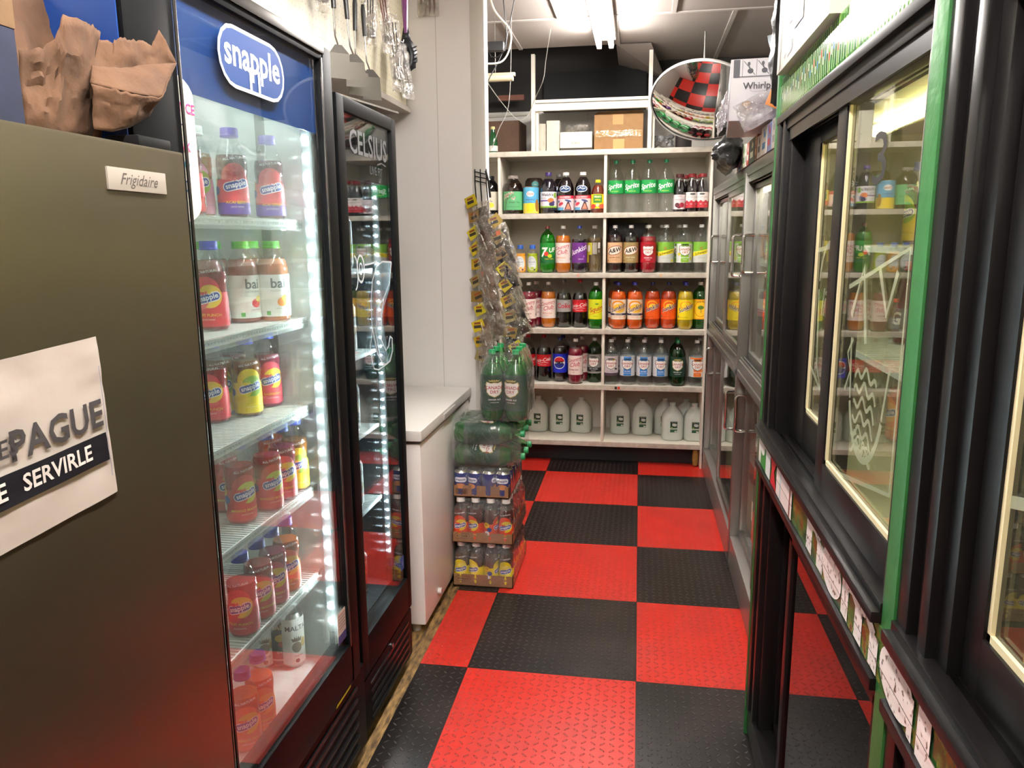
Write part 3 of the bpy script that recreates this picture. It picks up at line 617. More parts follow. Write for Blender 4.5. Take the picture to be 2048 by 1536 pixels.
for x, zt in ((-.722, 2.70), (.024, 2.705)):
    wb(bxm(x-.012, x+.012, .21, .25, 2.1, zt, bev=.003), 'post', WP, sh)
    wb(bxm(x+.014, x+.032, .24, .27, 2.1, 2.40, bev=.003), 'post', WP, sh)
wb(bxm(-.71, .012, .215, .24, 2.352, 2.396, bev=.003), 'cross_rail', WP, sh)
wb(bxm(-.71, .012, .24, .27, 2.405, 2.425, bev=.003), 'cross_rail', WP, sh)
up_ = MB(); up_.box(-.70, .0, .27, .62, 2.40, 2.412); wb(up_, 'upper_board', C('#8a837a', .6), sh)
wb(bxm(-.70, .0, .60, .62, 2.44, 2.66), 'void_shade_sheet', C('#1c1d1f', .8), sh)  # dark sheet added to stand in for the unlit void

SHELF_DRINKS = [
 ('ariz', -1.027, 0.27, 1.7025, 'tall black tea jug with lemon label squeezed beside the shelf upright'),
 ('tea', -0.869, 0.29, 1.7025, 'smoky brown tea jug with green cherry blossom label'),
 ('dole', -0.746, 0.275, 1.7025, 'blue and yellow pineapple juice can with rippled rim'),
 ('welch', -0.628, 0.275, 1.7025, 'dark grape juice bottle with purple cap and white label'),
 ('ocean_back', -0.568, 0.4, 1.7025, 'dark juice bottle standing behind between the grape and cranberry juices'),
 ('ocean', -0.513, 0.285, 1.7025, 'cranberry juice bottle with white cap next to the grape juice'),
 ('ocean', -0.400, 0.285, 1.7025, 'cranberry juice bottle with white cap next to the small apple juice'),
 ('mott', -0.300, 0.27, 1.7025, 'small amber apple juice bottle with yellow cap and yellow label'),
 ('sprite', -0.183, 0.28, 1.7025, 'clear lemon-lime soda bottle with green band touching the bay divider, top bottle shelf'),
 ('sprite', -0.076, 0.28, 1.7025, 'clear green-band soda bottle, second from the divider on the top bottle shelf'),
 ('sprite', 0.031, 0.28, 1.7025, 'clear green-band soda bottle, third from the divider on the top bottle shelf'),
 ('sprite', 0.139, 0.28, 1.7025, 'clear green-band soda bottle beside the dark pomegranate juice'),
 ('pom', 0.226, 0.28, 1.7025, 'dark pomegranate juice bottle with pale label and maroon cap'),
 ('berry', 0.304, 0.27, 1.7025, 'dark cherry juice bottle with red berry label beside the pomegranate juice'),
 ('berry', 0.37, 0.27, 1.7025, 'dark cherry juice bottle with red berry label touching the cooler side panel'),
 ('berry', 0.265, 0.38, 1.7025, 'dark cherry juice bottle behind the gap after the pomegranate juice'),
 ('berry', 0.345, 0.38, 1.7025, 'dark cherry juice bottle peeking from behind the two cherry juices'),
 ('electro_dark', -0.884, 0.25, 1.3145, 'small dark blue sports drink bottle with blue cap'),
 ('electro_orange', -0.816, 0.255, 1.3145, 'small orange sports drink bottle with blue cap'),
 ('electro_lime', -0.734, 0.255, 1.3145, 'small yellow-green sports drink bottle with blue cap'),
 ('seven_up', -0.633, 0.26, 1.3145, 'bright green soda bottle with red dot logo and brown cap'),
 ('club_orange', -0.528, 0.26, 1.3145, 'amber soda bottle with pink script label beside the bright green soda'),
 ('grape', -0.418, 0.26, 1.3145, 'grape soda bottle with purple label and blue cap'),
 ('back_label', -0.320, 0.3, 1.3145, 'brownish soda bottle turned to show its nutrition label'),
 ('aw_cream', -0.183, 0.26, 1.3145, 'cream soda bottle with tan label beside the divider'),
 ('aw_root', -0.078, 0.26, 1.3145, 'root beer bottle with olive label and oval logo'),
 ('cran', 0.036, 0.26, 1.3145, 'red cranberry ginger ale bottle with red label'),
 ('cran', 0.028, 0.375, 1.3145, 'second red cranberry ginger ale bottle hidden behind the first'),
 ('schweppes', 0.150, 0.26, 1.3145, 'clear soda bottle with green label and yellow band beside the cranberry ginger ale'),
 ('schweppes', 0.124, 0.375, 1.3145, 'clear soda bottle with green label and yellow band behind another of its kind'),
 ('canada_lime', 0.268, 0.26, 1.3145, 'clear lemon lime soda bottle with shield label and green stripe'),
 ('canada_lime', 0.236, 0.375, 1.3145, 'clear lemon lime soda bottle with shield label standing in the back row'),
 ('schweppes', 0.374, 0.26, 1.3145, 'clear soda bottle with green label and yellow band touching the side panel'),
 ('gator', -0.855, 0.27, 0.9405, 'small red sports drink bottle with orange cap and grey label'),
 ('club_red', -0.760, 0.26, 0.9405, 'dark red soda bottle with pink script label, second bottle shelf from below, front row'),
 ('club_red', -0.724, 0.375, 0.9405, 'dark red soda bottle half hidden behind another on the shelf under the sports drinks'),
 ('club_orange', -0.631, 0.3, 0.9405, 'amber soda bottle with pink script label beside the diet cola'),
 ('diet', -0.526, 0.32, 0.9405, 'black diet cola bottle with silver label'),
 ('coke', -0.416, 0.32, 0.9405, 'black cola bottle with red label beside the diet cola'),
 ('squirt', -0.304, 0.26, 0.9405, 'green soda bottle with yellow label and red script'),
 ('sunkist_zero', -0.153, 0.26, 0.9405, 'orange soda bottle with cream label and navy stripe touching the divider'),
 ('sunkist_zero', -0.176, 0.375, 0.9405, 'orange soda bottle with cream label behind the one touching the divider'),
 ('sunkist_zero', -0.044, 0.26, 0.9405, 'orange soda bottle with cream label and navy stripe, second from the divider'),
 ('sunkist_zero', -0.054, 0.375, 0.9405, 'orange soda bottle with cream label behind the second from the divider'),
 ('sunkist', 0.072, 0.3, 0.9405, 'orange soda bottle with orange label beside the cream-labelled ones'),
 ('sunkist', 0.178, 0.3, 0.9405, 'orange soda bottle with orange label beside the yellow soda'),
 ('sunkist_yellow', 0.287, 0.265, 0.9405, 'yellow soda bottle with yellow label and blue cap'),
 ('sunkist_yellow', 0.288, 0.385, 0.9405, 'yellow soda bottle hidden behind the front yellow soda'),
 ('coco', 0.384, 0.31, 0.9405, 'green coconut soda bottle with yellow palm tree label'),
 ('coke', -0.887, 0.335, 0.5585, 'black cola bottle with red label nearest the hanging packets'),
 ('coke', -0.776, 0.335, 0.5585, 'black cola bottle with red label just behind the wrapped ginger ale pack'),
 ('coke', -0.666, 0.335, 0.5585, 'black cola bottle with red label beside the blue-labelled cola'),
 ('pepsi', -0.553, 0.335, 0.5585, 'cola bottle with bright blue label and round red white blue logo'),
 ('pepsi', -0.544, 0.45, 0.5585, 'blue-capped cola bottle hidden behind the blue-labelled cola'),
 ('club_red', -0.439, 0.26, 0.5585, 'dark red soda bottle with pink script label beside the blue-labelled cola'),
 ('club_red', -0.403, 0.375, 0.5585, 'dark red soda bottle in the back row beside the blue-labelled cola'),
 ('canada_zero', -0.313, 0.335, 0.5585, 'dark green ginger ale bottle with grey shield label beside the divider'),
 ('canada_berry', -0.197, 0.26, 0.5585, 'clear seltzer bottle with purple-grey blackberry label'),
 ('canada_berry', -0.183, 0.375, 0.5585, 'clear seltzer bottle behind the blackberry seltzer'),
 ('canada_blue', -0.086, 0.26, 0.5585, 'clear seltzer bottle with blue stripe label beside the blackberry seltzer'),
 ('canada_blue', -0.077, 0.375, 0.5585, 'clear seltzer bottle behind the first blue stripe seltzer'),
 ('canada_blue', 0.025, 0.26, 0.5585, 'clear seltzer bottle with blue stripe label, middle of three in front'),
 ('canada_blue', 0.033, 0.375, 0.5585, 'clear seltzer bottle behind the middle blue stripe seltzer'),
 ('canada_blue', 0.135, 0.26, 0.5585, 'clear seltzer bottle with blue stripe label beside the green ginger ale'),
 ('canada_blue', 0.138, 0.375, 0.5585, 'clear seltzer bottle behind the blue stripe seltzer beside the ginger ale'),
 ('ginger', 0.247, 0.26, 0.5585, 'dark green ginger ale bottle with shield logo and green cap'),
 ('ginger', 0.246, 0.38, 0.5585, 'dark green ginger ale bottle hidden behind the front ginger ale'),
 ('canada_orange', 0.372, 0.265, 0.5585, 'clear seltzer bottle with orange stripe label touching the side panel'),
 ('canada_orange', 0.401, 0.385, 0.5585, 'clear seltzer bottle behind the orange stripe seltzer'),
]
for k, x, y, z, lab in SHELF_DRINKS:
    place(k, (x, y, z+.0004), random.uniform(-.12, .12)+{'sprite': -.15, 'coke': -.2}.get(k, 0), lab, group='drinks on the white shelving')

t = thing('dark_jar', 'dark brown jar with a teal sticker behind the pineapple juice can', 'jar', (-.742, .42, 1.7029))
MB().lathe([(.058, 0), (.064, .006), (.065, .03), (.065, .20), (.062, .225), (.048, .243), (0, .246)], 32).build('body', C('#33261f', .35), t)
design([('e', 14, 200, 24, 20, '#4a8f8a'), ('t', 'tea', 14, 200, 16, '#d8e0d8')], wrapf(lambda z: .0652), 'sticker', t, curved=5)
t = thing('black_box', 'plain black box standing behind the root beer bottles', 'box', (-.10, .52, 1.3149)); MB().box(-.13, .13, -.08, .08, 0, .325, bev=.003).build('body', C('#1a1c1f', .5), t)
for x, z, c in ((-.14, .545, '#e0442c'), (-.16, .545, '#2a2a20'), (.12, 1.30, '#d8b48a'), (-.42, 1.30, '#d89a8a')):
    wb(MB().box(x-.008, x+.008, .1925, .194, z-.01, z+.008), 'price_sticker', C(c, .5), sh)
# water jugs
def make_jug(label, loc):
    t = thing('water_jug', label, 'jug', loc, 0, 'water jugs on the bottom shelf')
    H = .25
    def prof(u):   # superellipse body
        return u
    mb = MB(); n = 32
    lv = [(.060, 0, .8), (.070, .004, .7), (.0732, .014, .6), (.0732, .10, .6), (.0732, .145, .6), (.070, .165, .65), (.062, .188, .8), (.046, .208, .95), (.032, .222, 1), (.022, .230, 1), (.019, .234, 1), (.019, .244, 1)]
    vs = []; fs = []
    for r, z, e in lv:
        for k in range(n):
            a = 2*PI*k/n; c, s = math.cos(a), math.sin(a)
            vs.append((r*math.copysign(abs(s)**e, s), -r*math.copysign(abs(c)**e, c), z))
    for i in range(len(lv)-1):
        for k in range(n): fs.append((i*n+k, i*n+(k+1) % n, (i+1)*n+(k+1) % n, (i+1)*n+k))
    fs.append(tuple(reversed(range(n))))
    mb.add(vs, fs); mb.build('body', JUGM, t)
    MB().lathe([(.0205, .240), (.0205, .252), (.018, .255), (0, .255)], 20).build('cap', C('#c8d2c8', .5), t)
    hp = [(0, .045, .19), (0, .068, .180), (0, .0735, .155), (0, .0715, .125)]
    MB().tube(hp, .009, 8).build('handle', JUGM, t)
    f = planef((0, -.0735, 0), (1, 0, 0), (0, 0, 1), (0, -1, 0), .0003)
    design([('r', -24, 24, 62, 138, '#1f3f2c'), ('r', -24, 24, 82, 92, '#b6bcae'), ('r', -22, 22, 64, 80, '#27583a'), ('e', 4, 116, 20, 15, '#12241a', -10), ('p', [(-.5, -.3), (-.5, .4), (0, .5), (.5, .4), (.5, -.3), (0, -.5)], 4, 114, 30, 20, '#dfe4dc', -8), ('t', 'POLAR', 4, 114, 9, '#1f3f2c', -8, 0, .03), ('t', 'SPRING WATER', 0, 133, 5, '#dfe4dc'), ('r', 6, 14, 64, 74, '#dfe4dc'), ('r', 16, 22, 64, 74, '#cfd4cc'), ('e', -14, 98, 7, 5, '#7a9a3c')], f, 'label', t)
    return remember(t)
mj, N_, L_, b_ = nodes_of('milky_jug'); JUGM = mj
b_.inputs['Base Color'].default_value = lin('#e0e8de'); b_.inputs['Roughness'].default_value = .3
b_.inputs['Alpha'].default_value = .8; b_.inputs['Subsurface Weight'].default_value = 0
JUGS = [
 (-0.725, 0.485, 'water jug with green label, first from the ginger ale packs'),
 (-0.567, 0.485, 'water jug with green label, second from the ginger ale packs'),
 (-0.411, 0.485, 'water jug with green label nearest the divider under the grey ginger ale'),
 (-0.134, 0.485, 'water jug with green label just past the divider under the blue seltzers'),
 (0.025, 0.475, 'water jug with green label, second past the divider'),
 (0.230, 0.355, 'water jug standing forward near the shelf lip with a green label'),
 (0.378, 0.355, 'forward water jug touching the side panel'),
 (0.181, 0.515, 'water jug half hidden behind the forward one'),
 (0.331, 0.515, 'water jug behind the forward one touching the side panel'),
 (-0.883, 0.485, 'water jug behind the ginger ale packs'),
]

pj = None
for x, y, lab in JUGS:
    if pj is None: pj = make_jug(lab, (x, y, .1629))
    else: dup(pj, (x, y, .1629), random.uniform(-.1, .1), lab)

# ------------------------------------------------------------------ things on the top board
CARD = C('#9a744a', .75, bump=.1, bscale=30, var=.1, name='corrugated_cardboard')
def carton(name, label, x0, x1, y0, y1, z0, z1, m, cat='box', rz=0, extra=None, group=None):
    t = thing(name, label, cat, ((x0+x1)/2, (y0+y1)/2, z0), rz, group)
    hx, hy = (x1-x0)/2, (y1-y0)/2
    MB().box(-hx, hx, -hy, hy, 0, z1-z0, bev=.0025).build('body', m, t)
    return t
def front(t, hy, elems, name='print', **k):     # print on the face towards the aisle end (-Y)
    design(elems, planef((0, -hy, 0), (1, 0, 0), (0, 0, 1), (0, -1, 0)), name, t, **k)
t = carton('cardboard_box', 'dark brown cardboard box behind the green bottle on the top board', -1.10, -.83, .36, .62, 2.101, 2.32, C('#5a4232', .8, var=.15), rz=-.05)
front(t, .131, [('r', -120, -80, 0, 218, '#2a3350')])
t = carton('slim_box', 'narrow dusty white box beside the wooden post', -.695, -.648, .30, .42, 2.101, 2.285, C('#b6b2a2', .6))
front(t, .061, [('t', 'M22', 8, 60, 14, '#8a8a80', 90)])
t = carton('slim_box', 'taller white box with a clear wrap, second from the wooden post', -.642, -.556, .28, .40, 2.101, 2.30, C('#c4c0b0', .55))
front(t, .061, [('t', 'R', 26, 60, 18, '#8a8a80', 90)])
t = carton('white_box', 'low white box printed with a small stock code', -.552, -.342, .26, .48, 2.122, 2.222, C('#cfc9ba', .55))
front(t, .111, [('t', '40-M022', 0, 30, 16, '#8d877a', 0, 0, .02)])
t = carton('catalogue', 'thin dark book lying under the low white box', -.55, -.345, .27, .47, 2.101, 2.1215, C('#4a463f', .7), 'book')
def crumple(nu, nv, w, h, d, seed, amp=.012, freq=5.0):
    """a crinkled pillow of plastic film in local XZ, thickness along Y"""
    from mathutils import noise
    def side(sg):
        def fn(u, v):
            e = (math.sin(PI*u)*math.sin(PI*v))**.5
            x = (u-.5)*w; z = (v-.5)*h
            q = noise.noise(Vector((u*freq*w/h+seed, v*freq, seed*.7+sg)))+.5*noise.noise(Vector((u*freq*2.3, v*freq*2.3+seed, sg)))
            return (x+amp*.5*noise.noise(Vector((v*4, seed, u*3))), sg*(d/2*e+amp*q*e), z+amp*.5*noise.noise(Vector((u*4, seed+9, v*3))))
        return fn
    m = MB(); m.grid(side(-1), nu, nv); m.grid(side(1), nu, nv); return m
FILM = lambda: CLEAR('shrink_film', (.98, .98, .98), .06, .06, '#e8e8e8', .10, .45, 16, .10, 7)
FILM2 = lambda: CLEAR('crinkled_bag', (.95, .94, .92), .10, .10, '#d8d2c8', .08, 1.0, 34, .3, 12)
o = crumple(14, 8, .16, .06, .10, 3, .02, 6).build('plastic_wrap', FILM2(), loc=(-.44, .34, 2.252)); tag(o, 'crumpled clear plastic wrap on the low white box', 'plastic wrap')
t = carton('cardboard_box', 'brown cardboard carton with packing tape and an open flap', -.330, -.016, .27, .55, 2.101, 2.325, CARD)
front(t, .141, [('r', -38, 30, 160, 223, '#b98a54')], 'kraft_label', rough=.6); front(t, .141, [('r', -34, 38, 4, 70, '#c0925a')], 'kraft_label', rough=.6)
MB().add([(-.157, -.14, .224), (.157, -.14, .224), (.145, -.02, .262), (-.135, -.02, .258)], [(0, 1, 2, 3)]).add([(-.157, -.14, .226), (.157, -.14, .226), (.145, -.02, .264), (-.135, -.02, .26)], [(3, 2, 1, 0)]).build('flap', CARD, t, flat=True)
mb = MB()
from mathutils import noise as NZ
mb.grid(lambda u, v: (-.15+u*.3, -.1425-.003*abs(NZ.noise(Vector((u*14, v*5, 1)))), .085+v*.04+.006*NZ.noise(Vector((u*6, 2, 0)))), 40, 6)
mb.build('packing_tape', C('#a8875a', .12, 0, 1, bump=.8, bscale=40, name='shiny_tape'), t)
# green sparkling bottle
t = thing('sparkling_water_bottle', 'small green bottle in front of the dark cardboard box', 'bottle', (-.995, .25, 2.1012))
MB().lathe([(.024, 0), (.03, .003), (.031, .02), (.031, .075), (.028, .095), (.018, .12), (.0135, .135), (.013, .158)], 24).build('glass', C('#0f4a24', .08, 0, .8), t)
MB().lathe([(.0315, .01), (.0315, .045)], 24, cap=False).build('label', C('#c9cac2', .5), t)
MB().lathe([(.0135, .15), (.0145, .152), (.0145, .165), (.012, .168), (0, .168)], 16).build('cap', C('#d8c98a', .4), t)
o = crumple(16, 10, .15, .075, .09, 8, .03, 5).build('plastic_bag', CLEAR('grey_bag', (.6, .6, .6), .1, .45, '#c8c8c8', .2, .8, 30), loc=(.105, .33, 2.155)); tag(o, 'crumpled white and grey plastic bag beside the second wooden post', 'plastic bag')
o = MB().lathe([(.05, 0), (.052, .003), (.052, .12), (.046, .124), (.03, .124)], 24).build('dark_jar', C('#3a3534', .4), loc=(.245, .36, 2.1012)); tag(o, 'dark grey jar on the top board under the round mirror', 'jar')

# cables and adapter near the partition
def cable(name, pts, r, m, label, closed=False):
    # Catmull-Rom through the given points
    P = [Vector(p) for p in pts]; out = []
    for i in range(len(P)-1):
        p0 = P[max(0, i-1)]; p1 = P[i]; p2 = P[i+1]; p3 = P[min(len(P)-1, i+2)]
        for k in range(8):
            t = k/8; out.append(.5*((2*p1)+(-p0+p2)*t+(2*p0-5*p1+4*p2-p3)*t*t+(-p0+3*p1-3*p2+p3)*t**3))
    out.append(P[-1])
    return tag(MB().tube(out, r, 8).build(name, m), label, 'cable')
cable('power_cable', [(-.75, -1.2, 2.72), (-.72, -1.15, 2.60), (-.655, -1.1, 2.52), (-.655, -1.1, 2.44), (-.69, -1.12, 2.375), (-.755, -1.18, 2.355), (-.8, -1.235, 2.36)], .0045, C('#cfc8b8', .5), 'thick white cable looping out from behind the wall corner')
cable('thin_wire', [(-.55, -.3, 2.715), (-.60, -.1, 2.60), (-.63, 0, 2.50), (-.70, .15, 2.42), (-.75, .19, 2.33), (-.82, .19, 2.30), (-.93, .15, 2.42), (-1.02, .1, 2.55)], .0025, C('#a8a59c', .5), 'thin grey wire sagging from the ceiling in front of the wooden post')
cable('black_wire', [(-.66, -.9, 2.719), (-.72, -.9, 2.48), (-.80, -.95, 2.3), (-.82, -.95, 2.15)], .003, C('#2a2a2c', .5), 'thin black wire dropping beside the adapter')
t = thing('power_adapter', 'black plug-in adapter hanging by the wall corner near the ceiling', 'adapter', (-.735, -1.0, 2.47))
MB().box(-.05, .035, -.02, .02, -.022, .022, bev=.008).build('body', C('#1c1d20', .4), t)
MB().tube([(-.04, 0, -.02), (-.03, 0, -.045), (0, 0, -.05), (.04, 0, -.02), (.05, 0, .05), (.03, 0, .2495)], .003, 6).build('cord', C('#1c1d20', .4), t)
t = thing('emergency_lamp', 'small cream tube lamp below the black adapter', 'lamp', (-.77, -.6, 2.40))
MB().cyl((-.09, 0, 0), (.05, 0, 0), .016, 14).build('tube', C('#d6c9a4', .4), t); MB().box(-.1, .06, -.005, .02, .012, .03, bev=.003).build('housing', C('#b8ae94', .5), t); MB().tube([(-.05, .01, .02), (-.05, .01, .319)], .002, 6).build('cord', C('#6a665c', .5), t)
cable('hanging_wire', [(-.735, -.55, 2.719), (-.76, -.5, 2.3), (-.82, -.5, 2.15), (-.86, -.5, 2.05)], .002, C('#8f8c85', .5), 'thin wire hanging straight beside the wall corner')
t = thing('pipe_bracket', 'reddish metal bracket with a pale rod behind the wooden post', 'bracket', (-.92, .5, 2.47))
MB().box(-.08, .10, -.02, .02, 0, .035, bev=.003).build('bracket', C('#7a4c3c', .6), t); MB().cyl((-.17, 0, -.10), (.12, 0, -.095), .008, 10).build('rod', C('#b5b0a4', .4), t)

# round convex mirror
mt_ = thing('convex_mirror', 'round convex security mirror hanging above the soda shelves', 'mirror', (.325, -.12, 2.315))
nrm = Vector((-.15, -.59, -.79)).normalized()
mt_.rotation_euler = nrm.to_track_quat('Z', 'Y').to_euler()
R_, a_ = .75, math.asin(.30/.75)
prof = [(R_*math.sin(a_*(1-i/24)), R_*math.cos(a_*(1-i/24))-R_*math.cos(a_)) for i in range(25)]
MB().lathe(prof, 64, cap=False).build('mirror_dome', C('#e8e8e6', .03, 1, name='mirror_silver'), mt_)
MB().lathe([(.296, -.012), (.306, -.012), (.309, -.004), (.309, .004), (.305, .009), (.299, .006)], 64, cap=False).build('rim', C('#c8c6c0', .4), mt_)
MB().lathe([(.300, -.012), (0, -.012)], 48, cap=False).build('backing', C('#5a5854', .6), mt_)
pv = mt_.rotation_euler.to_matrix().inverted() @ Vector((0, 0, 1))
MB().tube([pv*.02, pv*.39], .006, 8).build('hanging_rod', C('#8a8782', .4, .8), mt_)

# ------------------------------------------------------------------ left side: coolers, freezers
BLK = C('#0b0c0e', .42, spec=.12, name='black_powder_coat'); BLK2 = C('#0e0f11', .25)
WHT = C('#dfe6e2', .35, name='cooler_lining'); WIRE = C('#e6e9e4', .35, name='white_wire')
GLASS = lambda: CLEAR('door_glass', (.97, .985, .98), .045)
def oval_logo(cx, cz, s, wcol='#f3f1ea', fill='#183c78'):
    """rounded outline around the word, as printed on the door header"""
    return [('pill', cx, cz, 300*s, 128*s, wcol), ('pill', cx, cz, 284*s, 112*s, fill), ('t', 'snapple', cx, cz+8*s, 84*s, wcol, 0, 0, .05),
            ('r', cx-24*s, cx-14*s, cz-60*s, cz-10*s, wcol), ('r', cx+14*s, cx+24*s, cz-60*s, cz-10*s, wcol)]
# --- juice cooler
FX = -.80
jc = thing('glass_door_cooler', 'tall juice cooler with blue logo header and bright LED strip', 'cooler', (-1.15, -3.4, 0))
Y0, Y1 = -3.82, -2.99
cb = MB()
cb.box(-1.47, -.862, Y0, Y0+.045, .30, 1.99, bev=.003); cb.box(-1.47, -.862, Y1-.045, Y1, .30, 1.99, bev=.003)
cb.box(-1.50, -1.455, Y0, Y1, .30, 1.99); cb.box(-1.47, -.862, Y0, Y1, 1.94, 2.0, bev=.003); cb.box(-1.47, -.862, Y0, Y1, .02, .335, bev=.004)
wb(cb, 'cabinet', BLK, jc)
ln = MB()
ln.box(-1.455, -.87, Y0+.045, Y0+.052, .36, 1.94); ln.box(-1.455, -.87, Y1-.052, Y1-.045, .36, 1.94); ln.box(-1.455, -1.448, Y0+.05, Y1-.05, .36, 1.94)
ln.box(-1.455, -.87, Y0+.045, Y1-.045, .335, .36); ln.box(-1.455, -.87, Y0+.05, Y1-.05, 1.93, 1.94)
wb(ln, 'white_lining', WHT, jc)
sp_ = MB().box(-1.46, -.806, Y0-.003, Y0-.0005, .3, 1.995)
wb(sp_, 'blue_side_graphic', C('#1a3f84', .3), jc)
# door: frame, double glass, header film, LED strip
df = MB()
df.box(-.858, FX, Y0+.004, Y0+.14, .30, 2.012, bev=.008); df.box(-.858, FX, Y1-.075, Y1-.004, .30, 2.012, bev=.008)
df.box(-.858, FX, Y0+.1, Y1-.05, 1.975, 2.012, bev=.008); df.box(-.858, FX, Y0+.1, Y1-.05, .30, .425, bev=.008)
door = wb(df, 'door', BLK, jc)
wb(MB().box(-.8, -.795, Y0+.12, Y1-.06, 1.990, 2.014, bev=.002).box(-.8, -.7965, Y1-.079, Y1-.072, .42, 1.98, bev=.001).box(-.8, -.7965, Y0+.138, Y0+.145, .42, 1.98, bev=.001), 'bright_edge_trim', C('#5f5c58', .25, .9), door)
wb(MB().box(-.812, -.808, Y0+.135, Y1-.07, .42, 1.98), 'glass_pane', GLASS(), door)
wb(MB().box(-.828, -.824, Y0+.135, Y1-.07, .42, 1.98), 'glass_pane', CLEAR('inner_door_glass', (.97, .985, .98), .045, .045, '#e8f4f2', hvar=.12, hscale=3), door)
wb(MB().box(-.822, -.8205, Y0+.138, Y1-.073, 1.803, 1.978), 'header_film', C('#173a74', .35, name='blue_header'), door)
f = planef((-.8072, -3.395, 1.895), (0, 1, 0), (0, 0, 1), (1, 0, 0), .0003)
lg = design(oval_logo(0, 0, .92), f, 'header_logo', door); lg.location = neg(door)
st_ = design([('r', -60, 60, -90, 90, '#e3dccb'), ('e', 0, 90, 60, 34, '#e3dccb'), ('e', 0, -90, 60, 34, '#e3dccb'), ('t', 'BALANCE', 8, 70, 24, '#e0458a', 0, 0, .04), ('t', 'EAT', 0, 34, 22, '#3a3f6e', 0, 0, .04), ('t', 'DRINK', 4, 4, 22, '#e0458a', 0, 0, .04), ('t', '& DO', 4, -26, 22, '#3a8a9a', 0, 0, .04), ('o', -12, -62, 10, 10, 3, '#c0559a'), ('o', 12, -62, 10, 10, 3, '#4a5a9a')],
     planef((-.8072, -3.69, 1.70), (0, 1, 0), (0, 0, 1), (1, 0, 0), .0003), 'round_sticker', door); st_.location = neg(door); 
st2 = design([('r', -28, 28, -45, 45, '#ddc9bd'), ('r', -28, 28, -45, -20, '#4a4a80')]+[('r', -22, 22, 34-i*9, 37-i*9, '#a58a86') for i in range(5)], planef((-.8072, -3.10, .50), (0, 1, 0), (0, 0, 1), (1, 0, 0), .0003), 'warning_sticker', door); st2.location = neg(door)
# bottom grille
gm = MB(); gm.box(-.862, -.812, Y0+.01, Y1+.055, .03, .295, bev=.012)
g = wb(gm, 'lower_grille', BLK, jc)
sm = MB()
for i in range(6): sm.box(-.815, -.806, Y0+.10, Y1-.02, .06+i*.038, .072+i*.038, bev=.004)
wb(sm, 'louvres', BLK2, g)
wb(MB().box(-.8135, -.80, Y1-.19, Y1-.085, .30, .314, bev=.002), 'yellow_tag', C('#c9cf2a', .35), jc)
wb(MB().box(-.90, -.862, Y0+.02, Y1-.02, 0, .03), 'kick_foot', BLK2, jc)
# LED strip on the far mullion and its aluminium channel, a second one on the near side
LEDM = EM('#eefcff', LED_POWER, 'led_bead')
def led_strip(parent, x, y, z0, z1, n, ny, nm='led_strip', r=.0045, nx=-.5):
    ch = wb(MB().box(x-.012, x+.012, y-.002, y+.008, z0-.03, z1+.03, bev=.002), nm, C('#8a9192', .6, .2), parent)
    mb = MB()
    for i in range(n):
        z = z0+(z1-z0)*i/(n-1); M = Matrix.Translation((x, y-.0025, z)) @ Matrix.Rotation(PI/2, 4, 'X')
        mb.lathe([(r, 0), (r*.8, .002), (0, .003)], 10, M)
    b = wb(mb, 'led_beads', LEDM, ch); b['kind'] = 'stuff'; return ch
led_strip(jc, -.845, -3.078, .50, 1.79, 30, -1)
back = Y0+.062
ch2 = wb(MB().box(-.86, -.836, Y0+.055, Y0+.064, .45, 1.82, bev=.002), 'led_strip', C('#c9d0d0', .3, .8), jc)
mb = MB()
for i in range(30):
    z = .50+1.29*i/29; M = Matrix.Translation((-.848, Y0+.0665, z)) @ Matrix.Rotation(-PI/2, 4, 'X'); mb.lathe([(.0045, 0), (.0036, .002), (0, .003)], 8, M)
b = wb(mb, 'led_beads', LEDM, ch2); b['kind'] = 'stuff'
wb(MB().cyl((-.93, Y0+.12, 1.90), (-.93, Y1-.12, 1.90), .013, 12), 'header_lamp', EM('#f4fffc', 6.0, 'header_lamp'), jc)
# wire shelves
def wire_shelf(parent, x0, x1, y0, y1, z):
    m = MB(); m.box(x1-.006, x1, y0, y1, z-.016, z-.011, bev=.001); m.box(x1-.006, x1, y0, y1, z-.005, z+.001, bev=.001)
    m.box(x0, x0+.005, y0, y1, z-.006, z); m.box(x0, x1, y0, y0+.005, z-.006, z); m.box(x0, x1, y1-.005, y1, z-.006, z)
    s = wb(m, 'wire_shelf', WIRE, parent); n = int((y1-y0)/.0125); w_ = MB()
    for i in range(n):
        y = y0+(i+.5)*(y1-y0)/n
        w_.box(x0, x1-.001, y-.0021, y+.0021, z-.0042, z); w_.box(x1-.0045, x1-.0015, y-.0021, y+.0021, z-.014, z)
    wr = wb(w_, 'wires', WIRE, s); wr['kind'] = 'stuff'
    t_ = MB().box(x1, x1+.003, y0, y1, z-.024, z+.003); wb(t_, 'price_rail', CLEAR('price_rail', (.95, .97, .96), .06, .25, '#e8eeea'), s)
    return s
SZ = (1.592, 1.344, 1.112, .886, .638)
for z in SZ: wire_shelf(jc, -1.42, -.882, Y0+.062, Y1-.056, z)
for y in (Y0+.055, Y1-.0545):
    for x in (-1.38, -.98):
        wb(MB().box(x-.012, x+.012, y-.0025, y+.0025, .40, 1.88), 'shelf_standard', C('#9fa5a2', .3, .9), jc)
wb(MB().box(-1.447, -1.444, -3.26, -3.13, 1.68, 1.81), 'yellow_notice', C('#c9c93a', .5), jc)

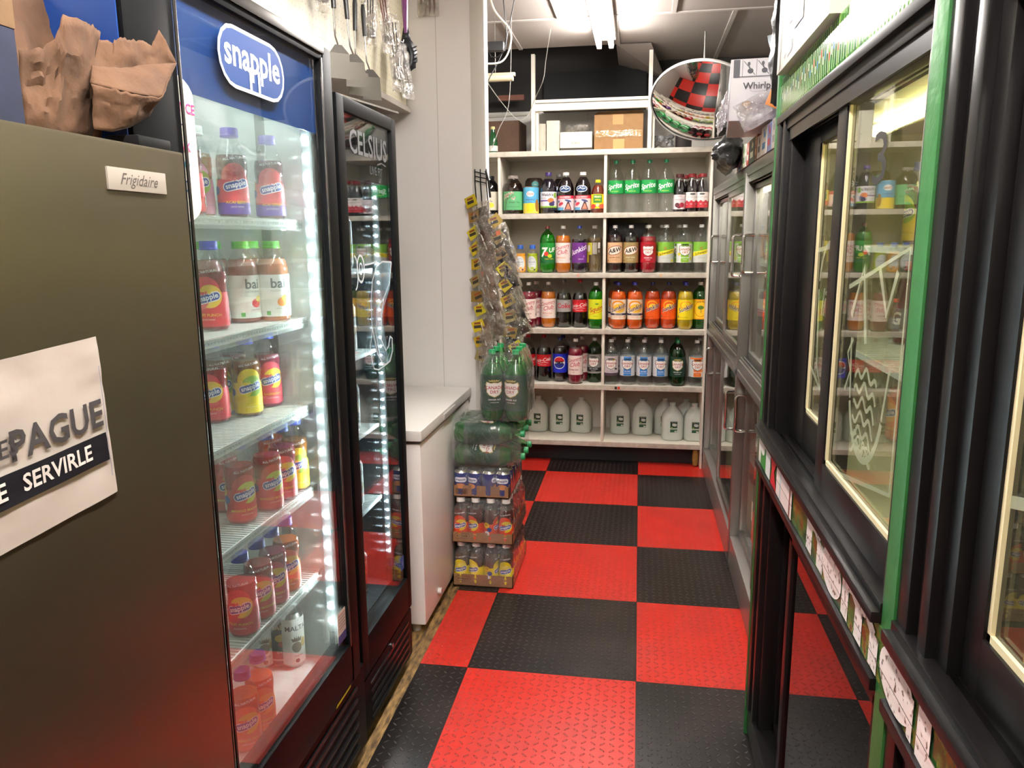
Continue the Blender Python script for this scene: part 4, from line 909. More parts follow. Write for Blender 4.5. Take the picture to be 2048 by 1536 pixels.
FR = .55
fridge = [('snap_kiwi', -.99, -3.49, 1.592, 'snapple-type'),]
FB = [
 ('snap_red', -0.933, -3.47, 1.592, 'amber-red juice bottle at the near end of the top wire shelf'),
 ('snap_kiwi', -0.995, -3.325, 1.592, 'pink kiwi juice bottle with pale green cap on the top wire shelf'),
 ('snap_purple', -0.938, -3.275, 1.592, 'purple and red juice bottle in the middle of the top wire shelf'),
 ('snap_purple', -0.918, -3.135, 1.592, 'purple and red juice bottle standing alone at the far end of the top wire shelf'),
 ('snap_kiwi', -1.040, -3.42, 1.592, 'pink juice bottle half hidden in the second line of the top wire shelf'),
 ('snap_red', -0.975, -3.335, 1.344, 'bright red juice bottle with blue cap in front of the green-capped bottles'),
 ('bai_pink', -1.040, -3.245, 1.344, 'pink drink bottle with green cap directly behind the bright red juice'),
 ('bai_pink', -0.990, -3.165, 1.344, 'pink drink bottle with green cap, front of the green-capped group'),
 ('bai_peach', -0.935, -3.115, 1.344, 'peach drink bottle with green cap and pale label'),
 ('bai_pink', -1.010, -3.08, 1.344, 'pink drink bottle with green cap against the far cooler wall'),
 ('bai_pink', -1.080, -3.14, 1.344, 'pink drink bottle with green cap in the second line of its shelf'),
 ('bai_pink', -1.110, -3.32, 1.344, 'pink drink bottle with green cap deep behind the bright red juice'),
 ('snap_red', -1.030, -3.268, 1.112, 'red juice bottle at the near end of the third wire shelf'),
 ('snap_lemon', -1.060, -3.185, 1.112, 'yellow juice bottle squeezed behind another yellow one'),
 ('snap_lemon', -0.985, -3.19, 1.112, 'yellow lemon juice bottle turned to its side label on the third wire shelf'),
 ('snap_rasp', -0.985, -3.055, 1.112, 'pink raspberry juice bottle alone at the far end of the third wire shelf'),
 ('snap_rasp', -1.075, -3.09, 1.112, 'pink raspberry juice bottle in the shade behind its twin'),
 ('snap_mango', -0.943, -3.335, .886, 'red mango juice bottle, biggest looking on the fourth wire shelf'),
 ('snap_mango', -0.918, -3.245, .886, 'red mango juice bottle, second in the front line of the fourth wire shelf'),
 ('snap_rasp', -0.918, -3.165, .886, 'reddish juice bottle, third in the front line of the fourth wire shelf'),
 ('snap_lemon', -0.918, -3.09, .886, 'yellow-green label juice bottle near the far wall, fourth wire shelf'),
 ('snap_orange', -0.990, -3.06, .886, 'orange juice bottle by the far wall on the fourth wire shelf'),
 ('snap_mango', -1.040, -3.36, .886, 'red mango juice bottle in the second line of the fourth wire shelf'),
 ('snap_mango', -1.020, -3.27, .886, 'second-line red mango juice bottle beside another'),
 ('snap_red', -0.918, -3.405, .638, 'red juice bottle with blue cap, first on the lowest wire shelf'),
 ('snap_mango', -0.918, -3.325, .638, 'red mango juice bottle, second on the lowest wire shelf'),
 ('snap_rasp', -0.918, -3.25, .638, 'pink-red juice bottle, third on the lowest wire shelf'),
 ('snap_peach', -0.918, -3.175, .638, 'orange peach juice bottle, last on the lowest wire shelf'),
 ('snap_red', -1.010, -3.43, .638, 'red juice bottle in the second line of the lowest wire shelf'),
 ('snap_peach', -0.918, -3.435, .36, 'orange strawberry juice bottle partly cut off by the steel freezer'),
 ('snap_orange', -0.918, -3.36, .36, 'pale orange juice bottle on the white cooler floor'),
 ('malta', -0.965, -3.07, .36, 'white drink can standing in front on the cooler floor'),
 ('malta', -1.045, -3.10, .36, 'white drink can behind another on the cooler floor'),
 ('malta_dark', -.92+-.06, -2.99-.0, .36, 'black drink can next to the far wall'),
]
RZF = {'snap_lemon': .2}
for k, x, y, z, lab in FB:
    if k == 'malta_dark': x, y = -1.0, -3.0+-.085*0-.0
    yy = min(y, Y1-.052-.037)
    place(k, (x, yy, z+.0004), .75 + random.uniform(-.25, .25) if k not in ('snap_red',) else .2, lab, 'can' if k.startswith('malta') else 'bottle', 'drinks in the juice cooler')

# --- black energy drink cooler
ec = thing('glass_door_cooler', 'narrow black cooler with white swirl graphic on its glass door', 'cooler', (-1.15, -2.67, 0))
A0, A1 = -2.925, -2.415
cb = MB(); cb.box(-1.47, -.872, A0, A0+.035, .02, 1.93, bev=.003); cb.box(-1.47, -.872, A1-.035, A1, .02, 1.93, bev=.003); cb.box(-1.50, -1.46, A0, A1, .02, 1.93)
cb.box(-1.47, -.872, A0, A1, 1.89, 1.935, bev=.003); cb.box(-1.47, -.872, A0, A1, .02, .33, bev=.003)
wb(cb, 'cabinet', BLK, ec)
ln = MB(); ln.box(-1.46, -.88, A0+.035, A0+.04, .33, 1.89); ln.box(-1.46, -.88, A1-.04, A1-.035, .33, 1.89); ln.box(-1.46, -1.455, A0+.035, A1-.035, .33, 1.89); ln.box(-1.46, -.88, A0+.04, A1-.04, .33, .336)
wb(ln, 'dark_lining', C('#30363a', .4), ec)
df = MB(); df.box(-.868, -.82, A0+.002, A0+.056, .22, 1.928, bev=.006); df.box(-.868, -.82, A1-.046, A1-.002, .22, 1.928, bev=.006); df.box(-.868, -.82, A0+.05, A1-.04, 1.888, 1.928, bev=.006); df.box(-.868, -.82, A0+.05, A1-.04, .22, .345, bev=.006)
door = wb(df, 'door', BLK, ec)
wb(MB().box(-.832, -.828, A0+.054, A1-.044, .343, 1.89), 'glass_pane', CLEAR('tinted_glass', (.88, .91, .92), .07), door)
wb(MB().box(-.848, -.844, A0+.054, A1-.044, .343, 1.89), 'glass_pane', CLEAR('tinted_glass', (.88, .91, .92), .07), door)
wb(MB().box(-.8405, -.8395, A0+.056, A1-.046, 1.715, 1.885), 'header_film', C('#17181a', .35), door)
f = planef((-.8272, -2.665, 1.80), (0, 1, 0), (0, 0, 1), (1, 0, 0), .0003)
o = design([('t', 'CELSIUS', 4, 14, 92, '#75777a', 0, 0, .035), ('t', 'LIVE FIT', 60, -52, 34, '#606266', 0, 0, .01), ('l', [(70, -30), (110, -22), (150, -28)], 4, '#75777a')], f, 'header_lettering', door); o.location = neg(door)
def arc(cx, cz, rx, rz, a0, a1, n=24): return [(cx+rx*math.cos(math.radians(a0+(a1-a0)*i/n)), cz+rz*math.sin(math.radians(a0+(a1-a0)*i/n))) for i in range(n+1)]
SW = C('#dfe6ea', .4, name='frosted_white')
FRO = CLEAR('frosted_film', (.75, .80, .82), .05, .28, '#cfdce2')
sw = [('l', [(150, 130), (60, 135), (0, 120), (-40, 80), (-60, 20), (-60, -60), (-20, -150), (30, -190), (60, -195)], 5, SW),
      ('l', [(150, 130), (120, 60), (60, 20), (30, -40), (20, -110), (60, -150), (90, -140), (110, -110), (130, -120), (130, -160), (100, -190), (60, -195)], 5, SW),
      ('l', [(60, 20), (-10, -10), (-30, -80), (0, -160)], 4, SW), ('l', [(-60, -60), (-90, -130), (-60, -190), (-20, -200), (60, -195)], 4, SW),
      ('o', -140, 120, 32, 42, 7, SW), ('o', -140, 120, 14, 18, 5, SW), ('l', arc(-190, 110, 24, 48, 90, -90), 6, SW), ('l', [(-108, 130), (-60, 132), (0, 136)], 5, SW)]
f = planef((-.8272, -2.64, 1.34), (0, 1, 0), (0, 0, 1), (1, 0, 0), .0003)
o = design(sw, f, 'swirl_graphic', door); o.location = neg(door)
o = design([('p', [(-.35, .3), (0, .5), (.5, .5), (.4, .25), (.1, .1), (0, -.1), (0, -.35), (.2, -.5), (-.2, -.45), (-.38, -.2), (-.4, .1)], 40, -30, 220, 330, FRO)], planef((-.8274, -2.64, 1.34), (0, 1, 0), (0, 0, 1), (1, 0, 0), .0001), 'swirl_fill', door); o.location = neg(door)
o = design([('r', -16, 16, -24, 24, '#2e5a9a'), ('t', 'i', 0, 0, 30, '#e8ecf2')], planef((-.8272, -2.49, .415), (0, 1, 0), (0, 0, 1), (1, 0, 0), .0003), 'energy_sticker', door); o.location = neg(door)
gm = wb(MB().box(-.872, -.822, A0+.006, A1-.004, .03, .212, bev=.01), 'lower_grille', BLK, ec)
sm = MB()
for i in range(5): sm.box(-.826, -.818, A0+.06, A1-.05, .052+i*.03, .062+i*.03, bev=.003)
wb(sm, 'louvres', BLK2, gm)
wb(MB().cyl((-.822, -2.66, .195), (-.815, -2.66, .195), .007, 12), 'lock', C('#b9b9b6', .25, 1), ec)
ch = wb(MB().box(-.894, -.872, A1-.052, A1-.042, .42, 1.74, bev=.002), 'led_strip', C('#aab2b4', .3, .8), ec)
mb = MB()
for i in range(42):
    M = Matrix.Translation((-.883, A1-.0525, .45+1.26*i/41)) @ Matrix.Rotation(PI/2, 4, 'X'); mb.lathe([(.0038, 0), (.003, .0016), (0, .0025)], 8, M)
b = wb(mb, 'led_beads', EM('#eefcff', 500, 'led_bead_small'), ch); b['kind'] = 'stuff'
for z in (1.45, 1.18, .92, .66):
    m = MB(); 
    for i in range(28): m.box(-1.44, -.90, A0+.045+i*.0148, A0+.048+i*.0148, z-.004, z)
    m.box(-.905, -.90, A0+.042, A1-.055, z-.012, z); wb(m, 'wire_shelf', WIRE, ec)
ecans = [('malta_dark', 1.45), ('malta', 1.18), ('malta_dark', .92), ('malta', .66), ('malta_dark', .337)]
for k, z in ecans:
    for i in range(3):
        place(k, (-.95, A0+.09+i*.115, z+.0004), .9, '%s can behind the swirl glass door, %s row, %s' % ('black drink' if 'dark' in k else 'white drink', {1.45: 'top', 1.18: 'second', .92: 'third', .66: 'fourth', .337: 'lowest'}[z], ('beside the juice cooler', 'middle of three', 'beside the lit strip')[i]), 'can', 'cans in the black cooler')

# --- soffit with peg board above the coolers
PEG = mat_panel('#d8d0b8', .12)
m, N, L, b = nodes_of('peg_board'); t = N.new('ShaderNodeTexCoord'); mp = N.new('ShaderNodeMapping'); mp.inputs['Scale'].default_value = (39, 39, 39); L.new(t.outputs['Object'], mp.inputs[0])
fr = N.new('ShaderNodeVectorMath'); fr.operation = 'FRACTION'; L.new(mp.outputs[0], fr.inputs[0]); sb = N.new('ShaderNodeVectorMath'); sb.operation = 'SUBTRACT'; L.new(fr.outputs[0], sb.inputs[0]); sb.inputs[1].default_value = (.5, .5, .5)
ml = N.new('ShaderNodeVectorMath'); ml.operation = 'MULTIPLY'; L.new(sb.outputs[0], ml.inputs[0]); ml.inputs[1].default_value = (0, 1, 1)
le = N.new('ShaderNodeVectorMath'); le.operation = 'LENGTH'; L.new(ml.outputs[0], le.inputs[0]); lt = N.new('ShaderNodeMath'); lt.operation = 'LESS_THAN'; lt.inputs[1].default_value = .10; L.new(le.outputs['Value'], lt.inputs[0])
mx = N.new('ShaderNodeMix'); mx.data_type = 'RGBA'; L.new(lt.outputs[0], mx.inputs[0]); mx.inputs[6].default_value = lin('#d9d0b4'); mx.inputs[7].default_value = lin('#a89e84'); L.new(mx.outputs[2], b.inputs['Base Color']); b.inputs['Roughness'].default_value = .5
PEGM = m
pg = thing('peg_board', 'cream perforated peg board above the coolers holding kitchen utensils', 'peg board', (-1.13, -2.5, 2.13))
wb(MB().box(-1.125, -1.105, -3.9, -1.335, 2.145, 2.719), 'board', PEGM, pg)
wb(MB().box(-1.30, -1.085, -3.9, -1.335, 2.12, 2.145, bev=.003), 'ledge', C('#b3aca0', .45), pg)
# flattened cartons lying on the coolers
for i, (x, y, z, a, tl) in enumerate(((-1.02, -2.72, 2.0, .1, .05), (-1.03, -2.45, 1.98, -.15, .03))):
    o = MB().box(-.17, .15, -.2, .2, 0, .006).build('flattened_carton', C('#8f8a80', .7, var=.2), loc=(x, y, 1.937+i*.03), rot=(tl*.4, 0, a)); tag(o, ('flattened grey carton lying on top of the black cooler', 'second flattened carton lying crosswise on the black cooler')[i], 'carton')

# --- steel upright freezer with the notice
mS, N, L, b = nodes_of('brushed_steel'); b.inputs['Metallic'].default_value = .85; b.inputs['Base Color'].default_value = lin('#7b725d'); b.inputs['Roughness'].default_value = .30; b.inputs['Anisotropic'].default_value = .5
t = N.new('ShaderNodeTexCoord'); mp = N.new('ShaderNodeMapping'); mp.inputs['Scale'].default_value = (1, 3, 300); L.new(t.outputs['Object'], mp.inputs[0]); n = N.new('ShaderNodeTexNoise'); n.inputs['Scale'].default_value = 2; L.new(mp.outputs[0], n.inputs['Vector'])
bp = N.new('ShaderNodeBump'); bp.inputs['Strength'].default_value = .04; bp.inputs['Distance'].default_value = .001; L.new(n.outputs['Fac'], bp.inputs['Height']); L.new(bp.outputs[0], b.inputs['Normal'])
sf = thing('upright_freezer', 'dark brushed steel upright freezer with a paper notice taped on', 'freezer', (-1.05, -4.2, 0))
wb(MB().box(-1.40, -.775, -4.60, -3.835, .03, 1.66, bev=.006), 'cabinet', C('#2a2826', .4), sf)
dr = wb(MB().box(-.77, -.72, -4.60, -3.815, .06, 1.678, bev=.005), 'door', mS, sf)
wb(MB().box(-.79, -.735, -3.90, -3.822, 1.679, 1.695, bev=.004), 'hinge_cover', C('#17181a', .35), sf)
for x in (-1.36, -.83):
    for y in (-4.55, -3.9): wb(MB().cyl((x, y, 0), (x, y, .035), .018, 12), 'foot', C('#1a1a1a', .5), sf)
bd = wb(MB().box(-.72, -.7165, -4.0, -3.872, 1.612, 1.642, bev=.001), 'badge', C('#c9bfb4', .3, .4), dr)
o = design([('t', 'Frigidaire', 0, 0, 22, '#5a524c', 0, .45, 0)], planef((-.7163, -3.936, 1.627), (0, 1, 0), (0, 0, 1), (1, 0, 0), .0002), 'lettering', bd); o.location = neg(bd)
# notice
nt = thing('paper_notice', 'white paper notice with black lettering taped to the steel freezer', 'notice', (-.7185, -4.19, 1.31)); nt.rotation_euler = (0, 0, 0)
def paper(u, v): return (.0012+.0022*NZ.noise(Vector((u*4, v*4, 3)))+.0010*abs(NZ.noise(Vector((u*3, v*7, 1)))), (u-.5)*.279, (v-.5)*.214)
MB().grid(paper, 56, 44).build('sheet', C('#bdb2a9', .6, bump=.1, bscale=20), nt)
def pf(x, z, l):
    p = paper(x/279+.5, z/214+.5); return (p[0]+.0012+.0006*l, p[1], p[2])
el = [('t', 'PAGUE', 52, 6, 50, '#4a4648', 0, 0, .05), ('r', -139, 131, -58, -20, '#16161e'), ('t', 'SERVIRLE', 42, -39, 29, '#e8dfda', 0, 0, .05), ('t', 'DE', -58, -39, 29, '#e8dfda', 0, 0, .05), ('t', 'ANTES', -60, 8, 30, '#4a4648', 0, 0, .04), ('l', [(128, -80), (130, 70)], 1.2, '#8a8aa0')]
o = design(el, pf, 'lettering', nt, curved=6)
nt.rotation_euler = (math.radians(2.5), 0, 0)
# brown paper bags and a carton on top of the freezer
BAG = C('#5d3f28', .9, bump=1.0, bscale=16, var=.3, name='kraft_paper')
def sheet(name, pts, seed, label=None, parent=None, th=.0012, amp=.008, n=12, jag=.01):
    """torn, creased paper between a bottom rail and a ragged top rail: pts = [(bottom, top), ...]"""
    cols = len(pts); m = MB(); vs = []; N1 = (cols-1)*5
    for i in range(N1+1):
        s = i/5; k = min(int(s), cols-2); f = s-k; b0 = Vector(pts[k][0]).lerp(Vector(pts[k+1][0]), f); t0 = Vector(pts[k][1]).lerp(Vector(pts[k+1][1]), f)
        t0 = t0+Vector((0, 0, jag*NZ.noise(Vector((i*.9, seed, 0)))))
        for j in range(n+1):
            p = b0.lerp(t0, j/n); w_ = math.sin(PI*min(1, j/n*1.0)*.9)
            q = NZ.noise(p*14+Vector((seed, 0, 0)))+1.1*abs(NZ.noise(p*34+Vector((0, seed, 0))))+.9*abs(NZ.noise(p*62+Vector((seed, 0, 0))))
            vs.append(p+Vector((amp*q*w_, -amp*.4*q*w_, amp*.3*q*w_)))
    fs = [(i*(n+1)+j, (i+1)*(n+1)+j, (i+1)*(n+1)+j+1, i*(n+1)+j+1) for i in range(N1) for j in range(n)]
    m.add(vs, fs); o = m.build(name, BAG, parent, sharp=25)
    md = o.modifiers.new('thickness', 'SOLIDIFY'); md.thickness = th
    return o
L1 = (-.84, -3.98, 1.68)
b1 = thing('paper_bag', 'open crumpled brown paper bag standing tall on the steel freezer', 'paper bag', L1)
def rel(P, L): return tuple(Vector(P)-Vector(L))
R1 = [((-0.79, -4.05, 1.702), (-0.8, -4.031, 1.782)), ((-0.785, -4.027, 1.698), (-0.79, -4.008, 1.788)), ((-0.785, -4.006, 1.698), (-0.785, -3.986, 1.804)), ((-0.785, -3.992, 1.698), (-0.785, -3.964, 1.84)), ((-0.785, -3.964, 1.7), (-0.785, -3.924, 1.842)), ((-0.79, -3.935, 1.706), (-0.79, -3.899, 1.843)), ((-0.8, -3.913, 1.711), (-0.8, -3.869, 1.844)), ((-0.83, -3.867, 1.726), (-0.83, -3.833, 1.849))]
R2 = [((-0.83, -4.019, 1.738), (-0.9, -3.927, 1.883)), ((-0.88, -3.905, 1.763), (-0.93, -3.823, 1.912)), ((-0.88, -3.854, 1.772), (-0.93, -3.769, 1.92)), ((-0.86, -3.842, 1.777), (-0.9, -3.754, 1.915)), ((-0.84, -3.841, 1.773), (-0.84, -3.827, 1.859))]

R1 = [((a[0], a[1], a[2]-.02), b) for a, b in R1]
sheet('front_sheet', [(rel(a, L1), rel(b, L1)) for a, b in R1], 3, parent=b1, amp=.010, jag=.006)
sheet('back_sheet', [(rel((a[0], a[1], 1.685), L1), rel(b, L1)) for a, b in R2], 5, parent=b1, amp=.008)
L2 = (-.76, -3.83, 1.68)
b2 = thing('paper_bag', 'brown paper bag lying open with a torn rim toward the juice cooler', 'paper bag', L2)
R3 = [((-0.765, -3.953, 1.696), (-0.77, -3.945, 1.756)), ((-0.755, -3.929, 1.695), (-0.745, -3.928, 1.751)), ((-0.75, -3.896, 1.705), (-0.735, -3.882, 1.75)), ((-0.755, -3.858, 1.72), (-0.735, -3.833, 1.756)), ((-0.765, -3.823, 1.732), (-0.755, -3.781, 1.792)), ((-0.77, -3.807, 1.747), (-0.775, -3.725, 1.828))]
R4 = [((-0.79, -3.92, 1.76), (-0.8, -3.876, 1.831)), ((-0.785, -3.888, 1.763), (-0.795, -3.852, 1.833)), ((-0.785, -3.848, 1.773), (-0.79, -3.841, 1.842)), ((-0.785, -3.829, 1.78), (-0.79, -3.816, 1.843)), ((-0.785, -3.797, 1.79), (-0.79, -3.786, 1.85)), ((-0.785, -3.77, 1.803), (-0.79, -3.765, 1.847)), ((-0.785, -3.749, 1.814), (-0.79, -3.741, 1.877)), ((-0.78, -3.738, 1.82), (-0.785, -3.734, 1.863)), ((-0.78, -3.728, 1.824), (-0.78, -3.717, 1.831))]
R5 = [((-0.77, -3.945, 1.758), (-0.785, -3.917, 1.786)), ((-0.745, -3.928, 1.752), (-0.78, -3.863, 1.794)), ((-0.735, -3.882, 1.752), (-0.775, -3.796, 1.813)), ((-0.735, -3.833, 1.756), (-0.775, -3.725, 1.829))]

sheet('front_sheet', [(rel(a, L2), rel(b, L2)) for a, b in R3], 7, parent=b2, amp=.006, jag=.003)
sheet('back_sheet', [(rel(a, L2), rel(b, L2)) for a, b in R4], 9, parent=b2, amp=.004, jag=.004)
sheet('inner_fold', [(rel(a, L2), rel(b, L2)) for a, b in R5], 11, parent=b2, amp=.004, jag=.002)
t = carton('carton', 'worn blue and brown cardboard carton at the near end of the steel freezer top', -1.0, -.765, -4.5, -4.075, 1.679, 1.96, C('#262d48', .75, var=.3, bscale=20))
MB().box(-.1185, .1185, -.2135, .2135, .115, .282, bev=.002).build('brown_top_band', C('#7d5f40', .8, var=.15), t)

# --- white chest freezer
cf = thing('chest_freezer', 'white chest freezer with a grey lid handle beside the stacked drinks', 'freezer', (-1.1, -1.79, 0))
CW = C('#f6f3ee', .28, bump=.05, bscale=8, name='white_enamel')
wb(MB().box(-1.38, -.828, -2.217, -1.36, .03, .775, bev=.012), 'body', CW, cf)
wb(MB().box(-1.37, -.835, -2.21, -1.365, .775, .79), 'gasket', C('#7d7b78', .6), cf)
ld = wb(MB().box(-1.385, -.818, -2.235, -1.352, .79, .833, bev=.01), 'lid', C('#e2dfda', .25), cf)
wb(MB().box(-.824, -.812, -1.90, -1.70, .796, .822, bev=.004), 'handle', C('#b5b2ad', .35), ld)
bdg = wb(MB().box(-.829, -.8255, -1.53, -1.47, .71, .735, bev=.001), 'badge', C('#33363c', .3), cf)
wb(MB().cyl((-.828, -2.02, .085), (-.812, -2.02, .085), .014, 16), 'drain_plug', C('#cfcdca', .4), cf)
for x in (-1.33, -.88):
    for y in (-2.17, -1.41): wb(MB().cyl((x, y, -.012), (x, y, .035), .02, 12), 'foot', C('#d0cdc8', .5), cf)

# ------------------------------------------------------------------ stacked wrapped packs beside the freezer
TRAY = C('#9a7350', .7, bump=.1, bscale=40, var=.08, name='tray_card')
def case(label, x0, y0, z0, kind, nx, ny, pitch, th, name='drink_case', logo=None, wrap_h=.2, tall=.205, rz=0):
    w_, d_ = nx*pitch, ny*pitch
    t = thing(name, label, 'drink case', (x0+w_/2, y0+d_/2, z0), rz)
    hx, hy = w_/2, d_/2
    tr = MB(); tr.box(-hx, hx, -hy, hy, 0, .003); tr.box(-hx, hx, -hy, -hy+.003, 0, th); tr.box(-hx, hx, hy-.003, hy, 0, th); tr.box(-hx, -hx+.003, -hy, hy, 0, th*1.15); tr.box(hx-.003, hx, -hy, hy, 0, th*1.15)
    tray = tr.build('cardboard_tray', TRAY, t)
    if logo: design(logo, planef((0, -hy-.0002, th/2), (1, 0, 0), (0, 0, 1), (0, -1, 0), .0002), 'tray_print', tray)
    first = None
    for i in range(nx):
        for j in range(ny):
            if j > 2 and 0 < i < nx-1: continue        # out of sight in the middle of the case
            p = (-hx+(i+.5)*pitch, -hy+(j+.5)*pitch, .0035)
            if first is None:
                prof, shell, drink, fill, des, cap, pet = KINDS[kind]; rf = interp(prof)
                if shell:
                    first = MB().lathe(prof, 20, cap=False).build('bottle', shell(), t, loc=p)
                    ip = [(max(r-.0014, .001), z+.0015) for r, z in prof if z < fill]+[(rf(fill)-.0014, fill)]
                    MB().lathe(ip, 20).build('drink', C(drink, .1, 0, .6), first)
                    zt = prof[-1][1]; MB().lathe([(.0195, zt-.004), (.019, zt), (.019, zt+.014), (.0175, zt+.016), (0, zt+.016)], 20).build('cap', C('#e9e7e3', .35), first)
                else:
                    first = MB().lathe(prof, 20).build('can', C('#c9c7c2', .25, .9), t, loc=p)
                design(des, wrapf(rf), 'label', first, step=.5, curved=5)
                kids = [o for o in COL.objects if o.parent == first]
            else:
                c = first.copy(); COL.objects.link(c); c.location = p; c.rotation_euler = (0, 0, (0, .9, -.5, .25, 1.4, -1.1)[(i*2+j*3) % 6])
                for g in kids: q = g.copy(); COL.objects.link(q); q.parent = c
    H = tall
    def film(s):
        def fn(u, v):
            a = 2*PI*u; c, sn = math.cos(a), math.sin(a); e = .22
            x = (hx+.002)*math.copysign(abs(c)**e, c); y = (hy+.002)*math.copysign(abs(sn)**e, sn); z = .01+v*(H-.005)
            taper = 1-.16*max(0, (v-.55)/.45)**1.3
            q = NZ.noise(Vector((a*4, z*22, s)))
            return (x*taper+.0025*q, y*taper+.0025*q, z)
        return fn
    m = MB(); m.grid(film(z0*9), 90, 22); m.build('plastic_film', FILM(), t)
    return t
KINDS['case_peach'] = (SN, PET, '#5c3a34', .15, snap('#e2502a', '#e8cf3c', nm='PEACH TEA'), None, 0)
KINDS['case_lemon'] = (SN, PET, '#5a4a40', .15, snap('#e8d820', '#f2e66a', nm='LEMON TEA'), None, 0)
SHC = [(r, z*.75) for r, z in CAN]
KINDS['case_can'] = ([(.028, 0), (.0325, .004), (.033, .01), (.033, .104), (.0265, .113), (.0262, .116), (.024, .113), (0, .113)], None, None, 0, [('r', -105, 105, 8, 104, '#39437c'), ('pill', 0, 74, 60, 22, '#e8ecf4', 0), ('t', 'snapple', 0, 75, 16, '#39437c', 0, 0, .04), ('e', 0, 46, 22, 12, '#c8885a'), ('r', 50, 66, 12, 98, '#20243c')], None, 0)
def tlogo(sub): return [('pill', -92, 6, 70, 26, '#5a4230'), ('pill', -92, 6, 66, 22, '#9a7350'), ('t', 'snapple', -92, 7, 18, '#5a4230', 0, 0, .03), ('t', sub, 20, -2, 8, '#6a4e38'), ('t', 'KEEP RECYCLING', 60, -12, 5, '#7a5c44')]
case('bottom case of clear bottles with yellow labels in a cardboard tray on the floor', -.822, -1.784, .001, 'case_lemon', 4, 6, .0685, .056, logo=tlogo('LEMON TEA'))
case('case of clear bottles with orange labels stacked second from the floor', -.820, -1.79, .211, 'case_peach', 4, 6, .0685, .048, logo=tlogo('PEACH TEA'))
case('case of short blue cans in a tray under the wrapped ginger ale', -.812, -1.78, .4215, 'case_can', 4, 6, .0605+.002, .052, tall=.124, logo=[('r', -115, -60, -14, 12, '#5a4230'), ('r', -112, -63, -11, 9, '#8a6848')]+[('r', -110+i*2.6, -108.6+i*2.6, -10, 8, '#4a3626') for i in range(17)]+[('t', '24 CANS', 80, 6, 7, '#6a4e38')])
def soda_pack(label, loc, lying):
    t = thing('soda_pack', label, 'soda pack', loc)
    P = .1035; first = None
    prof = [(r*.97, z*.93) for r, z in SPR]; rf = interp(prof)
    des = canada('#0f3d2a', None, 'GINGER ALE', 'CAFFEINE FREE', dark='#c9b36a')
    dz = [e for e in des]
    dz = [dz[0]]+dz[1:]; dz[0] = ('r', -170, 170, 48, 205, '#11402c')
    for i in range(2):
        for j in range(3):
            if lying: M = Matrix.Translation((-.155, (j-1)*P, .0525+i*P)) @ Matrix.Rotation(PI/2, 4, 'Y')
            else: M = Matrix.Translation(((i-.5)*P, (j-1)*P, 0))
            if first is None:
                first = MB().lathe(prof, 24, mod=petal, cap=False).build('bottle', CLEAR('pale_green_plastic', (.42, .80, .48), .06, rough=.03), t)
                ip = [(max(r-.0014, .001), z+.0015) for r, z in prof if z < .25]+[(rf(.25)-.0014, .25)]
                MB().lathe(ip, 24, mod=petal).build('drink', C('#1c6a38', .1, 0, .6), first)
                MB().lathe([(.0158, .292), (.0152, .296), (.0152, .309), (.014, .311), (0, .311)], 20).build('cap', C('#1f9a5a', .35), first)
                design(dz, wrapf(rf), 'label', first, step=.5, curved=5); kids = [o for o in COL.objects if o.parent == first]; o = first
            else:
                o = first.copy(); COL.objects.link(o)
                for g in kids: q = g.copy(); COL.objects.link(q); q.parent = o
            o.matrix_local = M @ Matrix.Rotation((0 if not lying else -PI/2)+(-.34 if i else .34), 4, 'Z')
    hx, hy = P+.003, 1.5*P+.003
    if lying:
        def fn(u, v):   # tunnel of film along the bottles, pulled in over the necks
            a = 2*PI*u; c, sn = math.cos(a), math.sin(a); x = -.158+v*.30; tp = 1-.25*max(0, (v-.68)/.32)**1.4
            y = (hy)*math.copysign(abs(c)**.25, c); z = .104+(hx-.002)*math.copysign(abs(sn)**.25, sn)
            q = NZ.noise(Vector((a*4, x*20, 4)))
            return (x, y*tp+.003*q, max(.001, .104+(z-.104)*tp+.002*q))
    else:
        def fn(u, v):
            a = 2*PI*u; c, sn = math.cos(a), math.sin(a); z = .004+v*.302; tp = 1-.32*max(0, (v-.6)/.4)**1.5
            q = NZ.noise(Vector((a*4, z*18, 9)))
            return (hx*math.copysign(abs(c)**.3, c)*tp+.003*q, hy*math.copysign(abs(sn)**.3, sn)*(1-.08*max(0, (v-.6)/.4))+.003*q, z)
    m = MB(); m.grid(fn, 90, 26); m.build('plastic_film', FILM(), t)
    return t
soda_pack('shrink wrapped green ginger ale bottles lying on their sides, green caps toward the aisle', (-.655, -1.622, .5475), True)
soda_pack('shrink wrapped green ginger ale bottles standing upright on top of the stack', (-.595, -1.586, .7575), False)

# ------------------------------------------------------------------ right side: sliding door coolers
def u_mY(x0, yc, zc, off=.0003): return planef((x0, yc, zc), (0, -1, 0), (0, 0, 1), (-1, 0, 0), off)
STL = C('#8d8b86', .32, .85, bump=.05, bscale=30, name='aluminium_frame'); STD_ = C('#4c4a47', .35, .6, name='dark_aluminium')
SLG = lambda: CLEAR('sliding_glass', (.93, .96, .93), .05)
YEL = C('#a39f80', .55, name='cream_cooler_lining')
